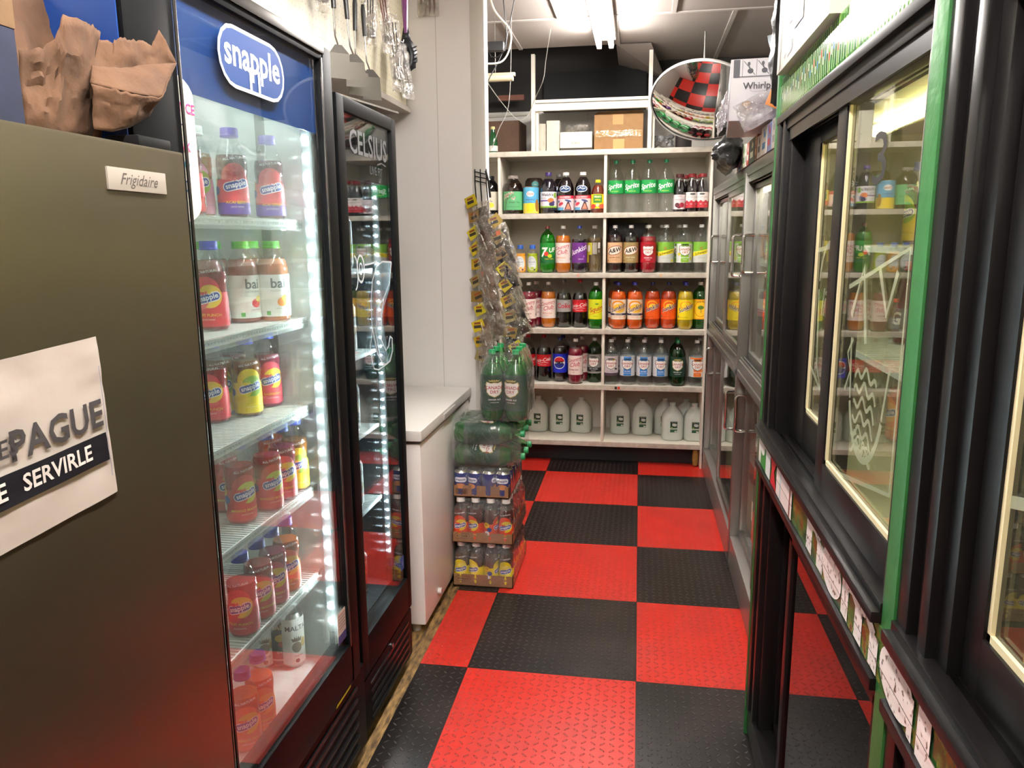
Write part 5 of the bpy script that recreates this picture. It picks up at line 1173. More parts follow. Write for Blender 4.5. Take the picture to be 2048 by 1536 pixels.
# --- silver two-bay cooler
sc_ = thing('sliding_door_cooler', 'silver framed cooler with chrome handles running to the white shelving', 'cooler', (.8, -1.2, 0))
S0, S1, SX = -2.645, .18, .430
cb = MB(); cb.box(SX+.06, 1.19, S0, S0+.03, .02, 1.83); cb.box(SX+.06, 1.19, S1-.03, S1, .02, 1.83); cb.box(1.15, 1.19, S0, S1, .02, 1.83); cb.box(SX+.06, 1.19, S0, S1, 1.80, 1.84); cb.box(SX+.06, 1.19, S0, S1, .02, .17); cb.box(SX+.08, 1.19, S0, S1, .94, .99)
wb(cb, 'cabinet', C('#5c5a56', .5), sc_)
ln = MB(); ln.box(1.14, 1.15, S0+.03, S1-.03, .17, 1.8); ln.box(SX+.06, 1.14, S0+.03, S0+.035, .17, 1.8); ln.box(SX+.06, 1.14, S1-.035, S1-.03, .17, 1.8); ln.box(SX+.09, 1.14, S0+.035, S1-.035, 1.79, 1.80); ln.box(SX+.09, 1.14, S0+.035, S1-.035, .171, .176)
wb(ln, 'cream_lining', YEL, sc_)
fm = MB(); fm.box(SX, SX+.07, S0, S1, 1.80, 1.842, bev=.004); fm.box(SX-.006, SX+.07, S0, S1, .925, .955, bev=.004); fm.box(SX, SX+.07, S0, S1, .955, 1.0, bev=.003)
fm.box(SX, SX+.07, S1-.05, S1, .16, 1.80, bev=.004); fm.box(SX, SX+.07, S0, S0+.04, .16, 1.80, bev=.004)
for y in (-1.39,): fm.box(SX-.006, SX+.07, y-.022, y+.022, .02, 1.815, bev=.004)
for k in range(4): fm.box(SX+.006+k*.015, SX+.01+k*.015, S0+.04, S1-.05, 1.772-k*.004, 1.80)
for k in range(4): fm.box(SX+.006+k*.015, SX+.01+k*.015, S0+.04, S1-.05, 1.0, 1.012)
fr_ = wb(fm, 'frame', STL, sc_)
wb(MB().box(SX-.002, SX+.05, S0, S1, .0, .158, bev=.006), 'kick_plate', C('#9a948f', .3, .5), sc_)
def slide_door(parent, x, ya, yb, z0, z1, m, st=.03, glass=None, top=None):
    d = MB(); d.box(x, x+.02, ya, ya+st, z0, z1, bev=.003); d.box(x, x+.02, yb-st, yb, z0, z1, bev=.003); d.box(x, x+.02, ya+st*.8, yb-st*.8, z0, z0+(top or st), bev=.003); d.box(x, x+.02, ya+st*.8, yb-st*.8, z1-(top or st), z1, bev=.003)
    dd = wb(d, 'sliding_door', m, parent)
    wb(MB().box(x+.008, x+.012, ya+st-.004, yb-st+.004, z0+st-.004, z1-st+.004), 'glass_pane', (glass or SLG)(), dd)
    return dd
def pull(parent, x, y, z0, z1, m, out=.04):
    pts = [(x, y, z0)]+[(x-out+.012*(1-math.sin(a)), y, z0+.012*(1-math.cos(a))) for a in (0.2, .8, 1.4)]
    pts += [(x-out, y, z0+(z1-z0)*k/4) for k in (1, 2, 3)]
    pts += [(x-out+.012*(1-math.sin(a)), y, z1-.012*(1-math.cos(a))) for a in (1.4, .8, .2)]+[(x, y, z1)]
    return wb(MB().tube(pts, .0065, 10), 'handle', m, parent)
CHR = C('#cfcdc9', .12, 1, name='chrome')
for (ya, yb) in ((-1.365, .125), (S0+.04, -1.412)):
    mid = (ya+yb)/2
    for z0, z1 in ((1.012, 1.775), (.17, .925)):
        d1 = slide_door(sc_, SX+.036, mid-.02, yb, z0, z1, STL); d2 = slide_door(sc_, SX+.010, ya, mid+.02, z0, z1, STL)
        hz = (1.37, 1.55) if z0 > 1 else (.66, .84)
        pull(d1, SX+.036, yb-.05, hz[0]+.02, hz[1], CHR, .045); pull(d2, SX+.010, ya+.02, hz[0], hz[1], CHR, .05)
for z in (1.42, 1.22, .72, .45):
    m = MB(); m.box(SX+.12, SX+.125, S0+.05, S1-.05, z-.014, z); m.box(1.1, 1.105, S0+.05, S1-.05, z-.006, z)
    for i in range(94): m.box(SX+.12, 1.1, S0+.06+i*.0285, S0+.064+i*.0285, z-.004, z)
    wb(m, 'wire_shelf', WIRE, sc_)
wb(MB().cyl((.60, S0+.3, 1.775), (.60, S1-.3, 1.775), .012, 10), 'inner_lamp', EM('#fff2b8', 7.0, 'cooler_lamp'), sc_)
o = design([('r', -14, 14, -40, 40, '#cfc6b4')], u_mY(SX+.0175, -1.9, .46), 'price_tag', sc_); o.location = neg(sc_)
cc = [('snap_red', 'red juice'), ('canada_lime', 'clear soda'), ('seven_up', 'green soda'), ('sunkist', 'orange soda'), ('coke', 'cola'), ('malta', 'white can'), ('electro_lime', 'yellow-green drink')]
for zi, z in enumerate((1.42, 1.012, .72, .18)):
    for i in range(6):
        k, n_ = cc[(i*2+zi*3) % 7]
        if z == 1.42 and k in ('coke', 'seven_up', 'sunkist', 'canada_lime'): k, n_ = ('electro_orange', 'orange sports drink') if k != 'coke' else ('snap_mango', 'mango juice')
        if z == .72 and k in ('coke', 'seven_up', 'sunkist', 'canada_lime'): k, n_ = ('gator', 'red sports drink')
        y = S0+.28+i*.42
        place(k, (.66, y, z+.0064 if z == .18 or z == 1.012 else z+.0004), -1.5, '%s inside the silver cooler, %s, %s' % (n_, {1.42: 'upper wire shelf', 1.012: 'middle floor', .72: 'lower wire shelf', .18: 'bottom'}[z], ('by the green edge', 'second from green edge', 'third from green edge', 'fourth from green edge', 'fifth from green edge', 'by the white shelving')[i]), 'can' if k == 'malta' else 'bottle', 'drinks in the silver cooler')

# --- black fluted two-bay cooler with the printed fascia
bc = thing('sliding_door_cooler', 'black fluted cooler with green edge strips, numbered glass doors and printed sign band', 'cooler', (.75, -4.0, 0))
BX, B1, BM, B0 = .34, -2.66, -3.86, -5.3
BK = C('#110f0f', .30, 0, 0, spec=.22, name='black_gloss_paint'); BKM = C('#2b2927', .3, .5)
GRN = C('#23612a', .45, bump=.15, bscale=60, name='green_enamel')
cb = MB(); cb.box(BX+.10, 1.19, B1-.03, B1, .02, 1.84); cb.box(BX+.10, 1.19, B0, B0+.03, .02, 1.84); cb.box(1.14, 1.19, B0, B1, .02, 1.84); cb.box(BX+.10, 1.19, B0, B1, 1.81, 1.85); cb.box(BX+.10, 1.19, B0, B1, .02, .12); cb.box(BX+.10, 1.19, B0, B1, .96, 1.01)
cb.box(BX+.09, 1.19, BM-.03, BM+.03, .02, 1.84); wb(cb, 'cabinet', C('#1a1918', .5), bc)
ln = MB(); ln.box(1.13, 1.14, B0+.03, B1-.03, 1.01, 1.81); ln.box(BX+.10, 1.14, B1-.036, B1-.03, 1.01, 1.81); ln.box(BX+.1, 1.14, BM+.03, BM+.036, 1.01, 1.81); ln.box(BX+.1, 1.14, BM-.036, BM-.03, 1.01, 1.81); ln.box(BX+.1, 1.14, B0+.03, B1-.03, 1.804, 1.81); ln.box(BX+.1, 1.14, B0+.03, B1-.03, 1.01, 1.014)
wb(ln, 'cream_lining', YEL, bc)
dk = MB(); dk.box(1.12, 1.13, B0+.03, B1-.03, .12, .96); wb(dk, 'dark_lining', C('#26211f', .6), bc)
wb(MB().box(BX-.002, BX+.10, B1-.022, B1, 0, 2.44, bev=.002), 'green_edge', GRN, bc)
wb(MB().box(BX-.003, BX+.10, BM-.03, BM+.018, 0, 2.44, bev=.002), 'green_edge', GRN, bc)
def bay(y1, y0, sgn, dA, dB, nm):
    """y1 far jamb line, y0 near jamb line; dA, dB = (pane far, pane near) of the two doors"""
    f = MB()
    steps = [(0, .040, .0), (.040, .072, .012), (.072, .100, .003), (.100, .135, .016)]
    for a, b_, rx in steps: f.box(BX+rx, BX+.10, y1-b_, y1-a, .10, 1.855, bev=.004)
    for a, b_, rx in [(0, .012, .0), (.012, .03, .01)]: f.box(BX+rx, BX+.10, y0+a, y0+b_, .10, 1.855, bev=.002)
    f.box(BX-.002, BX+.10, y0, y1, 1.838, 1.858, bev=.003); f.box(BX+.008, BX+.10, y0, y1, 1.815, 1.84, bev=.003)
    for k in range(4): f.box(BX+.012+k*.018, BX+.018+k*.018, y0+.02, y1-.12, 1.785+k*.003, 1.815)
    f.box(BX-.018, BX+.10, y0, y1, .988, 1.006, bev=.004); f.box(BX-.006, BX+.02, y0, y1, 1.004, 1.02, bev=.003)
    for k in range(3): f.box(BX+.030+k*.022, BX+.036+k*.022, y0+.02, y1-.12, 1.004, 1.018)
    f.box(BX+.002, BX+.10, y0, y1, .90, .99)
    f.box(BX-.012, BX+.10, y0, y1, .880, .900, bev=.003); f.box(BX+.004, BX+.10, y0, y1, .02, .11, bev=.004); f.box(BX+.01, BX+.05, y0, y1, .845, .88, bev=.003)
    fr = wb(f, 'fluted_frame', BK, bc)
    return fr
bay(B1-.022, BM+.018, 1, None, None, 'a'); bay(BM-.03, B0, 1, None, None, 'b')
GZ = lambda: CLEAR('cooler_glass_dusty', (.93, .96, .90), .05, .02, '#dcd8b8', hvar=.035, hscale=3)
slide_door(bc, BX+.052, -3.33, -2.86, 1.022, 1.80, BK, .10, None) if False else None
def bdoor(x, ya, yb, pa, pb, z0, z1, pz0, pz1, m, label=''):
    d = MB(); d.box(x, x+.022, ya, pa, z0, z1, bev=.003); d.box(x, x+.022, pb, yb, z0, z1, bev=.003); d.box(x, x+.022, pa-.004, pb+.004, z0, pz0, bev=.003); d.box(x, x+.022, pa-.004, pb+.004, pz1, z1, bev=.003)
    dd = wb(d, 'sliding_door', m, bc)
    g = MB().box(x+.009, x+.013, pa-.003, pb+.003, pz0-.003, pz1+.003); wb(g, 'glass_pane', GZ(), dd)
    gk = MB(); gk.box(x+.004, x+.009, pa-.001, pa+.004, pz0, pz1); gk.box(x+.004, x+.009, pb-.008, pb+.001, pz0, pz1); gk.box(x+.004, x+.009, pa, pb, pz0-.001, pz0+.009)
    wb(gk, 'cream_gasket', C('#c9bd97', .5), dd)
    return dd
D4 = bdoor(BX+.050, -3.33, -2.80, -3.262, -2.99, 1.02, 1.80, 1.115, 1.756, BK)
D3 = bdoor(BX+.018, -3.815, -3.285, -3.772, -3.35, 1.018, 1.80, 1.085, 1.784, BK)
D2 = bdoor(BX+.030, -4.75, -4.03, -4.66, -4.075, 1.018, 1.80, 1.095, 1.78, BK)
wb(MB().box(BX+.014, BX+.019, -3.805, -3.785, 1.60, 1.80, bev=.002), 'worn_tape', C('#8d8a84', .6, bump=.6, bscale=60), D3)
def frosted(dd, x, yc, zc, els, nm='frosted_drawing', wide=1.0):
    o = design(els, planef((x, yc, zc), (0, -wide, 0), (0, 0, 1), (-1, 0, 0), .0001), nm, dd); o.location = neg(dd); return o
WF = CLEAR('white_window_paint', (.75, .78, .68), .04, .33, '#d5dcb4', .3, name=None) if False else CLEAR('white_window_paint', (.80, .83, .74), .04, .5, '#d9dfc0')
num = C('#22211f', .5)
frosted(D3, BX+.0262, -3.555, 1.665, [('t', '3', 0, 0, 122, '#22211f', 0, 0, 0)], 'painted_number', 1.7)
frosted(D4, BX+.0585, -3.165, 1.60, [('t', '4', 0, 0, 112, '#22211f', 0, 0, 0)], 'painted_number', 1.7)
wv = []
for k in range(6): wv.append(('l', [(-70+i*8, 10-k*26+9*math.sin(i*.95+k*.7)-((i-8)**2)*.25) for i in range(17)], 8, WF))
frosted(D3, BX+.0267, -3.575, 1.30, [('l', arc(0, -10, 100, 130, 200, 340), 13, WF), ('l', [(-94, -50), (-112, 60)], 8, WF), ('l', [(94, -50), (116, 40)], 8, WF)]+wv+[('t', 'rosa', -10, -112, 60, WF, -8, .2, .02), ('l', [(-150, 150), (165, 225), (165, -150), (-150, -210)], 9, WF), ('l', [(-120, 100), (-60, 190), (-20, 60)], 16, WF), ('l', [(30, 190), (80, 120), (120, 190)], 14, WF), ('l', [(-130, -40), (-100, 0), (-125, 30), (-95, 60)], 8, WF)])
frosted(D4, BX+.0587, -3.12, 1.36, [('l', arc(0, 60, 88, 110, 10, 170), 10, WF), ('l', [(-88, 60), (-60, -120), (0, -175), (60, -120), (88, 60)], 12, WF), ('t', 'like', 4, 30, 90, WF, 0, .3, .02), ('l', [(-120, 150), (120, 170)], 10, WF), ('l', [(-120, -130), (120, -210)], 10, WF)])
frosted(D2, BX+.0387, -4.2, 1.42, [('l', [(80, -110), (-80, -150), (-200, -180)], 14, WF), ('l', [(20, 180), (10, 0), (-10, -110)], 40, WF), ('e', -30, -20, 50, 90, WF)])
for y in ((-3.72, -2.95), (-4.9, -4.1)):
    wb(MB().cyl((.52, y[0], 1.785), (.52, y[1], 1.785), .014, 12), 'inner_lamp', EM('#fff0a8', 8.0, 'yellow_cooler_lamp'), bc)
for z in (1.52, 1.27):
    m = MB(); m.box(BX+.16, BX+.166, B0+.05, B1-.05, z-.014, z); m.box(1.1, 1.105, B0+.05, B1-.05, z-.006, z)
    for i in range(88): m.box(BX+.16, 1.1, B0+.06+i*.0295, B0+.064+i*.0295, z-.004, z)
    wb(m, 'wire_shelf', WIRE, bc)
for zi, z in enumerate((1.52, 1.27, 1.014)):
    for i in range(4):
        k, n_ = (('snap_lemon', 'yellow juice'), ('gator', 'red sports drink'), ('snap_orange', 'orange juice'), ('electro_lime', 'yellow-green sports drink'))[(i+zi) % 4]
        place(k, (.66, -2.86-i*.22, z+.0006), -1.5, '%s inside the black cooler, %s, %s' % (n_, ('upper rack', 'lower rack', 'deck')[zi], ('against its end wall', 'second from end wall', 'third from end wall', 'fourth from end wall')[i]), 'bottle', 'drinks in the black fluted cooler')
# lower doors: dark glass
def lowdoor(x, ya, yb, z0, z1):
    d = MB(); st = .035
    d.box(x, x+.022, ya, ya+st, z0, z1, bev=.003); d.box(x, x+.022, yb-st, yb, z0, z1, bev=.003); d.box(x, x+.022, ya, yb, z0, z0+st, bev=.003); d.box(x, x+.022, ya, yb, z1-.045, z1, bev=.003)
    dd = wb(d, 'lower_door', BK, bc); wb(MB().box(x+.008, x+.012, ya+st-.003, yb-st+.003, z0+st-.003, z1-.042), 'glass_pane', CLEAR('dark_glass', (.30, .26, .25), .07), dd); return dd
lowdoor(BX+.055, -3.25, -2.80, .11, .85); ld3 = lowdoor(BX+.022, -3.79, -3.06, .11, .85); lowdoor(BX+.03, -4.6, -4.0, .11, .85)
frosted(ld3, BX+.0295, -3.62, .33, [('p', [(-.12, -.5), (.12, -.5), (.4, -.1), (.1, .1), (.3, .5), (0, .15), (-.2, .5), (-.1, .1), (-.4, -.1)], 20, 0, 70, 150, '#b88a84'), ('t', 'HOP', -60, -40, 60, '#b88a84', 0, 0, .03)])
# printed fascia band with big white letters
m, N, L, b = nodes_of('leafy_print'); t = N.new('ShaderNodeTexCoord'); n = N.new('ShaderNodeTexNoise'); n.inputs['Scale'].default_value = 28; n.inputs['Detail'].default_value = 7; L.new(t.outputs['Object'], n.inputs['Vector'])
r = N.new('ShaderNodeValToRGB'); r.color_ramp.elements[0].position = .38; r.color_ramp.elements[0].color = lin('#173a20'); r.color_ramp.elements[1].position = .66; r.color_ramp.elements[1].color = lin('#7a3a1c')
e = r.color_ramp.elements.new(.5); e.color = lin('#3d6a2c'); e = r.color_ramp.elements.new(.58); e.color = lin('#7a6a2a'); L.new(n.outputs['Fac'], r.inputs[0]); L.new(r.outputs[0], b.inputs['Base Color']); b.inputs['Roughness'].default_value = .25; LEAF = m
m, N, L, b = nodes_of('worn_white_print'); t = N.new('ShaderNodeTexCoord'); n = N.new('ShaderNodeTexNoise'); n.inputs['Scale'].default_value = 90; n.inputs['Detail'].default_value = 4; L.new(t.outputs['Object'], n.inputs['Vector'])
r = N.new('ShaderNodeValToRGB'); r.color_ramp.elements[0].position = .36; r.color_ramp.elements[0].color = lin('#6a5448'); r.color_ramp.elements[1].position = .42; r.color_ramp.elements[1].color = lin('#e9ddd8'); L.new(n.outputs['Fac'], r.inputs[0]); L.new(r.outputs[0], b.inputs['Base Color']); b.inputs['Roughness'].default_value = .3; WORN = m
sb_ = wb(MB().box(BX-.004, BX+.002, B0+.02, B1-.022, .902, .986), 'printed_band', LEAF, bc)
def bandf(yc): return u_mY(BX-.0042, yc, .944, .0003)
els = [('r', 0, 200, -42, 42, '#e6e2da'), ('r', 40, 140, -42, 20, '#3a8a3a'), ('e', 70, 14, 34, 22, '#e9e6e0'), ('r', 130, 200, -42, 42, '#e9e6e0'), ('p', [(-.3, -.5), (.5, -.5), (.15, 0), (.5, .5), (-.5, .5), (-.15, 0)], 245, 0, 110, 84, '#c8202c'), ('r', 300, 500, -42, 42, '#e8d2cc'), ('r', 350, 362, -42, 42, '#a8c4c4'), ('r', 470, 482, -42, 42, '#8a4a3a')]
o = design(els, bandf(B1-.035), 'emblem_print', sb_); o.location = neg(sb_)
els = []
def n_(x): return [('r', x, x+34, -36, 34, WORN), ('p', [(-.5, -.5), (.2, -.5), (.5, -.2), (.5, .5), (-.5, .5)], x+66, -1, 1, 1, WORN)]
def letter_n(x, w=100):   # lower-case n: stem, arch, stem
    return [('r', x, x+w*.34, -38, 36, WORN), ('r', x+w*.66, x+w, -38, 18, WORN), ('l', [(x+w*.2, 24), (x+w*.5, 30), (x+w*.8, 14)], 22, WORN)]
def letter_o(x, w=100): return [('o', x+w/2, 0, w/2, 42, w*.30, WORN)]
def letter_m(x, w=170): return [('r', x, x+w*.2, -38, 36, WORN), ('r', x+w*.4, x+w*.6, -38, 22, WORN), ('r', x+w*.8, x+w, -38, 18, WORN), ('l', [(x+w*.1, 24), (x+w*.3, 32), (x+w*.5, 18)], 22, WORN), ('l', [(x+w*.5, 22), (x+w*.7, 32), (x+w*.9, 14)], 22, WORN)]
els += letter_n(657, 146); els += letter_o(800, 140); els += letter_m(946, 204); els += letter_o(1163, 140)+[('r', 1285, 1303, -40, 20, WORN)]
els += [('r', 1319, 1362, -42, 46, WORN), ('r', 1319, 1452, -42, -14, WORN)]+letter_o(1470, 130)+[('r', 1584, 1602, -42, 20, WORN)]
o = design(els, bandf(B1-.035), 'band_lettering', sb_, step=.5); o.location = neg(sb_)
o = design([('l', [(320, 6), (1500, -4)], 1.6, '#3a2a26')], bandf(B1-.035), 'seam', sb_, layer0=30); o.location = neg(sb_)
# printed header panel on top, and edge light rail
hp = thing('header_panel', 'glossy printed header panel with rows of green and white bottles above the numbered doors', 'sign', (.36, -3.25, 1.859))
wb(MB().box(.345, .36, BM+.02, B1-.024, 1.859, 1.958, bev=.001), 'panel', C('#5a8040', .25, 0, .3), hp)
els = []
for i in range(64):
    x = -580+i*18; els += [('r', x, x+11, -46, 46, ('#2f6a28', '#477e36', '#245f26', '#6c8c48')[i % 4]), ('r', x+12, x+16, -40, 30, '#b9c0ac')]
    els += [('r', x+2, x+9, -20+(i*7) % 24, -4+(i*7) % 24, ('#b8b8b0', '#b8303a', '#babab4', '#3a6aa8')[(i*3) % 4])]
o = design(els, u_mY(.3448, -3.25, 1.908, .0001), 'printed_bottles', hp, rough=.15, step=.02); o.location = neg(hp)

# --- goods on top of the coolers
def box_up(name, label, x0, x1, y0, y1, z0, z1, col, els=None, sidel=None, rz=0, cat='box', rough=.4, group=None):
    t = thing(name, label, cat, ((x0+x1)/2, (y0+y1)/2, z0), rz, group); hx, hy = (x1-x0)/2, (y1-y0)/2
    MB().box(-hx, hx, -hy, hy, 0, z1-z0, bev=.002).build('body', C(col, rough), t)
    if els: design(els, planef((0, -hy, 0), (1, 0, 0), (0, 0, 1), (0, -1, 0), .0003), 'front_print', t)
    if sidel: design(sidel, planef((-hx, 0, 0), (0, -1, 0), (0, 0, 1), (-1, 0, 0), .0003), 'side_print', t)
    return t
def pict(x): return [('o', x, 200, 26, 34, 2, '#55555c'), ('l', [(x-24, 230), (x+26, 168)], 3, '#55555c'), ('e', x+6, 186, 15, 13, '#55555c'), ('e', x-4, 216, 8, 8, '#6a6a70'), ('l', [(x-4, 210), (x+4, 196)], 4, '#55555c')]
wf = [('r', -190, 190, 165, 238, '#dcdadd'), ('r', -122, -120, 165, 238, '#55555c'), ('r', -48, -46, 165, 238, '#55555c'), ('r', -190, 190, 164, 166, '#55555c')]
wf = [('r', -190, -168, 148, 208, '#5a5a62')]
for i in range(3): wf += [('r', -160+i*48, -158.5+i*48, 150, 207, '#55555c'), ('l', [(-155+i*48, 202), (-116+i*48, 154)], 2, '#4a4a52'), ('e', -132+i*48, 168, 10, 9, '#4a4a52'), ('e', -138+i*48, 192, 5, 7, '#5a5a62'), ('l', [(-138+i*48, 188), (-132+i*48, 172)], 3, '#4a4a52')]
wf += [('r', -190, 190, 148, 150, '#55555c'), ('t', 'Whirlpool', -86, 116, 33, '#33343a', 0, 0, .02), ('o', -86, 112, 50, 14, 1.6, '#8a8a90', 8, 200, 340),
       ('e', -140, 45, 22, 22, '#8a6a3c'), ('e', -140, 45, 19, 19, '#c08a3c'), ('r', -156, -124, 42, 48, '#e6dcc8'), ('p', CROWN, -140, 56, 10, 8, '#efe6d2'), ('r', -110, -80, 40, 44, '#9a9aa0')]
ws = [('t', 'CE', 170, 180, 34, '#9a9aa0', 0, 0, .02), ('t', 'Whirlpool', 60, 180, 24, '#8a8a90'), ('r', -220, -150, 60, 72, '#a84a4a'), ('r', -220, -150, -2+16, 26, '#a84a4a')]+[('r', -120+(i % 3)*10, 200, 130-i*14, 133-i*14, '#a8a6ac') for i in range(8)]+[('p', [(-.5, -.5), (.5, -.5), (.2, .5), (-.5, .5)], -60, 10, 50, 40, '#3a3440')]
wt = box_up('appliance_carton', 'large white appliance carton with a round gold seal above the silver cooler', .308, .708, -1.968, -1.468, 1.955, 2.165, '#d3d0d4', [(e[0],)+e[1:] for e in wf], ws, rz=-.09, cat='carton')
for nm, (dx, dy, w_, h_, lab, rz_, ty, sd) in {'a': (0, 0, 0, 0, '', 0, 0, 0)}.items(): pass
def bag_mesh(fn_pts, m_): pass
cr = crumple(34, 20, .50, .11, .02, 21, .02, 6)
o = cr.build('plastic_sheet', CLEAR('loose_clear_film', (.93, .92, .93), .10, .22, '#e9e6ea', .1, 1.0, 30, .5, 9), loc=(.285, -1.72, 2.01), rot=(.25, 0, PI/2-.09)); tag(o, 'crumpled clear film draped along the side of the white appliance carton', 'plastic sheet')
o = crumple(18, 14, .34, .10, .03, 22, .02, 6).build('plastic_sheet', CLEAR('loose_clear_film', (.93, .92, .93), .10, .22, '#e9e6ea', .1, 1.0, 30, .5, 9), loc=(.47, -1.99, 2.03), rot=(0, -.45, -.09)); tag(o, 'crumpled clear film across the front of the white appliance carton', 'plastic sheet')
BBAG = C('#121214', .28, 0, .2, bump=.6, bscale=24, name='black_bag_plastic')
o = crumple(18, 20, .26, .17, .12, 31, .03, 6).build('black_bag', BBAG, loc=(.375, -1.15, 1.925), rot=(0, .1, PI/2)); tag(o, 'glossy black plastic bag slumped below the white appliance carton', 'bag')
o = crumple(14, 26, .18, .42, .07, 33, .03, 5).build('black_bag', BBAG, loc=(.425, -2.21, 2.16), rot=(0, .06, PI/2-.5)); tag(o, 'tall black plastic bag standing between the packets and the white box', 'bag')
goods = [(.10, '#d8d4cc', '#3a6aa8'), (.07, '#3f7ab0', '#e8e6e0'), (.06, '#d8d2c4', '#3a3030'), (.08, '#c9d0b8', '#4a8a3a'), (.05, '#dfd9cc', '#8a8a8a'), (.07, '#a8443a', '#e8dccc'), (.16, '#2c3a20', '#d8e0c0'), (.06, '#8a5a3a', '#e0b070'), (.10, '#d9d5cc', '#4a4a50'), (.13, '#e0ddd6', '#3a8ac0'), (.10, '#8a9ac8', '#c84a5a'), (.08, '#dddad4', '#9a9aa0'), (.08, '#3a7ab0', '#e4e0da')]
y = -1.02
nml = ['white box with a blue mark', 'blue box', 'cream box with dark print', 'pale green box', 'plain cream box', 'red box', 'dark green box with a pale frame', 'brown box with an orange end', 'white box with grey print', 'white box with a light blue picture', 'lilac box with a red panel', 'pale box beside the green edge', 'last blue box by the green edge']
for (w_, c1, c2), l_ in zip(goods, nml):
    h = .095+random.uniform(-.012, .008)
    el = [('r', -w_*420, w_*420, 8, h*1000-8, c1), ('r', -w_*260, w_*260, 20, 44, c2), ('e', w_*120, h*700, w_*160, 12, c2), ('t', 'NEW', 0, h*860, min(14, w_*170), c2, 0, 0, .03)]
    box_up('product_box', l_+' in the line on top of the silver cooler', .425, .56, y-w_+.003, y, 1.8425, 1.8425+h, c1, None, el, group='boxes on top of the silver cooler'); y -= w_+.004
for i, (yy, z, rx, c1, l_) in enumerate(((.455, 2.04, .35, '#d88a4a', 'orange printed packet leaning against the tall black bag'), (.445, 2.16, -.25, '#c8d4dc', 'pale printed packet behind the orange one'), (.49, 2.12, .15, '#d8763c', 'upright orange packet above the others'))):
    t = thing('snack_packet', l_, 'packet', (yy, -2.045-.012*i, z), 0, 'printed packets by the black bag'); t.rotation_euler = (0, rx, .1)
    crumple(8, 12, .08, .13, .014, 40+i, .005, 4).build('packet', C(c1, .3, bump=.3, bscale=20), t)
    design([('e', 0, 20, 26, 22, '#e8c8a0'), ('r', -30, 30, -40, -24, '#a8403a'), ('t', 'SAZON', 0, -4, 16, '#5a2a20', 0, 0, .03)], planef((0, -.0095, 0), (1, 0, 0), (0, 0, 1), (0, -1, 0), .0005), 'packet_print', t)
wbx = box_up('white_box', 'white appliance box with a dark square logo overhanging the header panel', .325, .60, -3.30, -2.72, 1.96, 2.38, '#bcb8b1', None,
   [('r', -165, -85, 110, 165, '#22242a'), ('t', 'ASO', -124, 137, 42, '#d8d6d0', 0, 0, .06), ('l', [(-180, 20), (-150, 44), (-100, 50), (-60, 40), (-80, 22), (-140, 18)], 6, '#6a6a70'), ('e', -120, 34, 40, 16, '#8a8a8e'), ('r', -140, -104, 88, 94, '#a87a70'), ('r', -70, 40, 60, 400, '#2c3340'), ('r', -30, -22, 60, 400, '#bcb8b1'), ('r', -250, -240, 4, 400, '#a8a49c')], cat='box')

# ------------------------------------------------------------------ hanging packets on the clip strip
rk = thing('wire_clip_rack', 'wire display rack fixed to the wall corner, loaded with small packets', 'rack', (-.78, -1.345, 1.80))
m = MB()
for dx in (-.004, .022, .05): m.tube([(dx, 0, .06), (dx+.002, -.01, 0), (dx+.02, -.02, -.25), (dx+.05, -.04, -.6), (dx+.05, -.04, -.8)], .003, 6)
for k in range(3): m.tube([(-.006, -.003, .05-k*.02), (.055, -.012, .035-k*.02)], .0025, 6)
m.tube([(.05, -.01, .05), (.066, -.03, .0), (.075, -.04, -.07)], .005, 8); m.build('wire_frame', C('#2f2c2a', .4, .7), rk)
YC = ['#c9b21c', '#8a6a2c', '#b8981c', '#cfc02a', '#9a8a5a']
tones = ['#3a2c26', '#5a3f32', '#1c1a1a', '#6a5040', '#2a2426', '#7a5c48', '#1a1c22', '#8a6c54']
cnt = 0
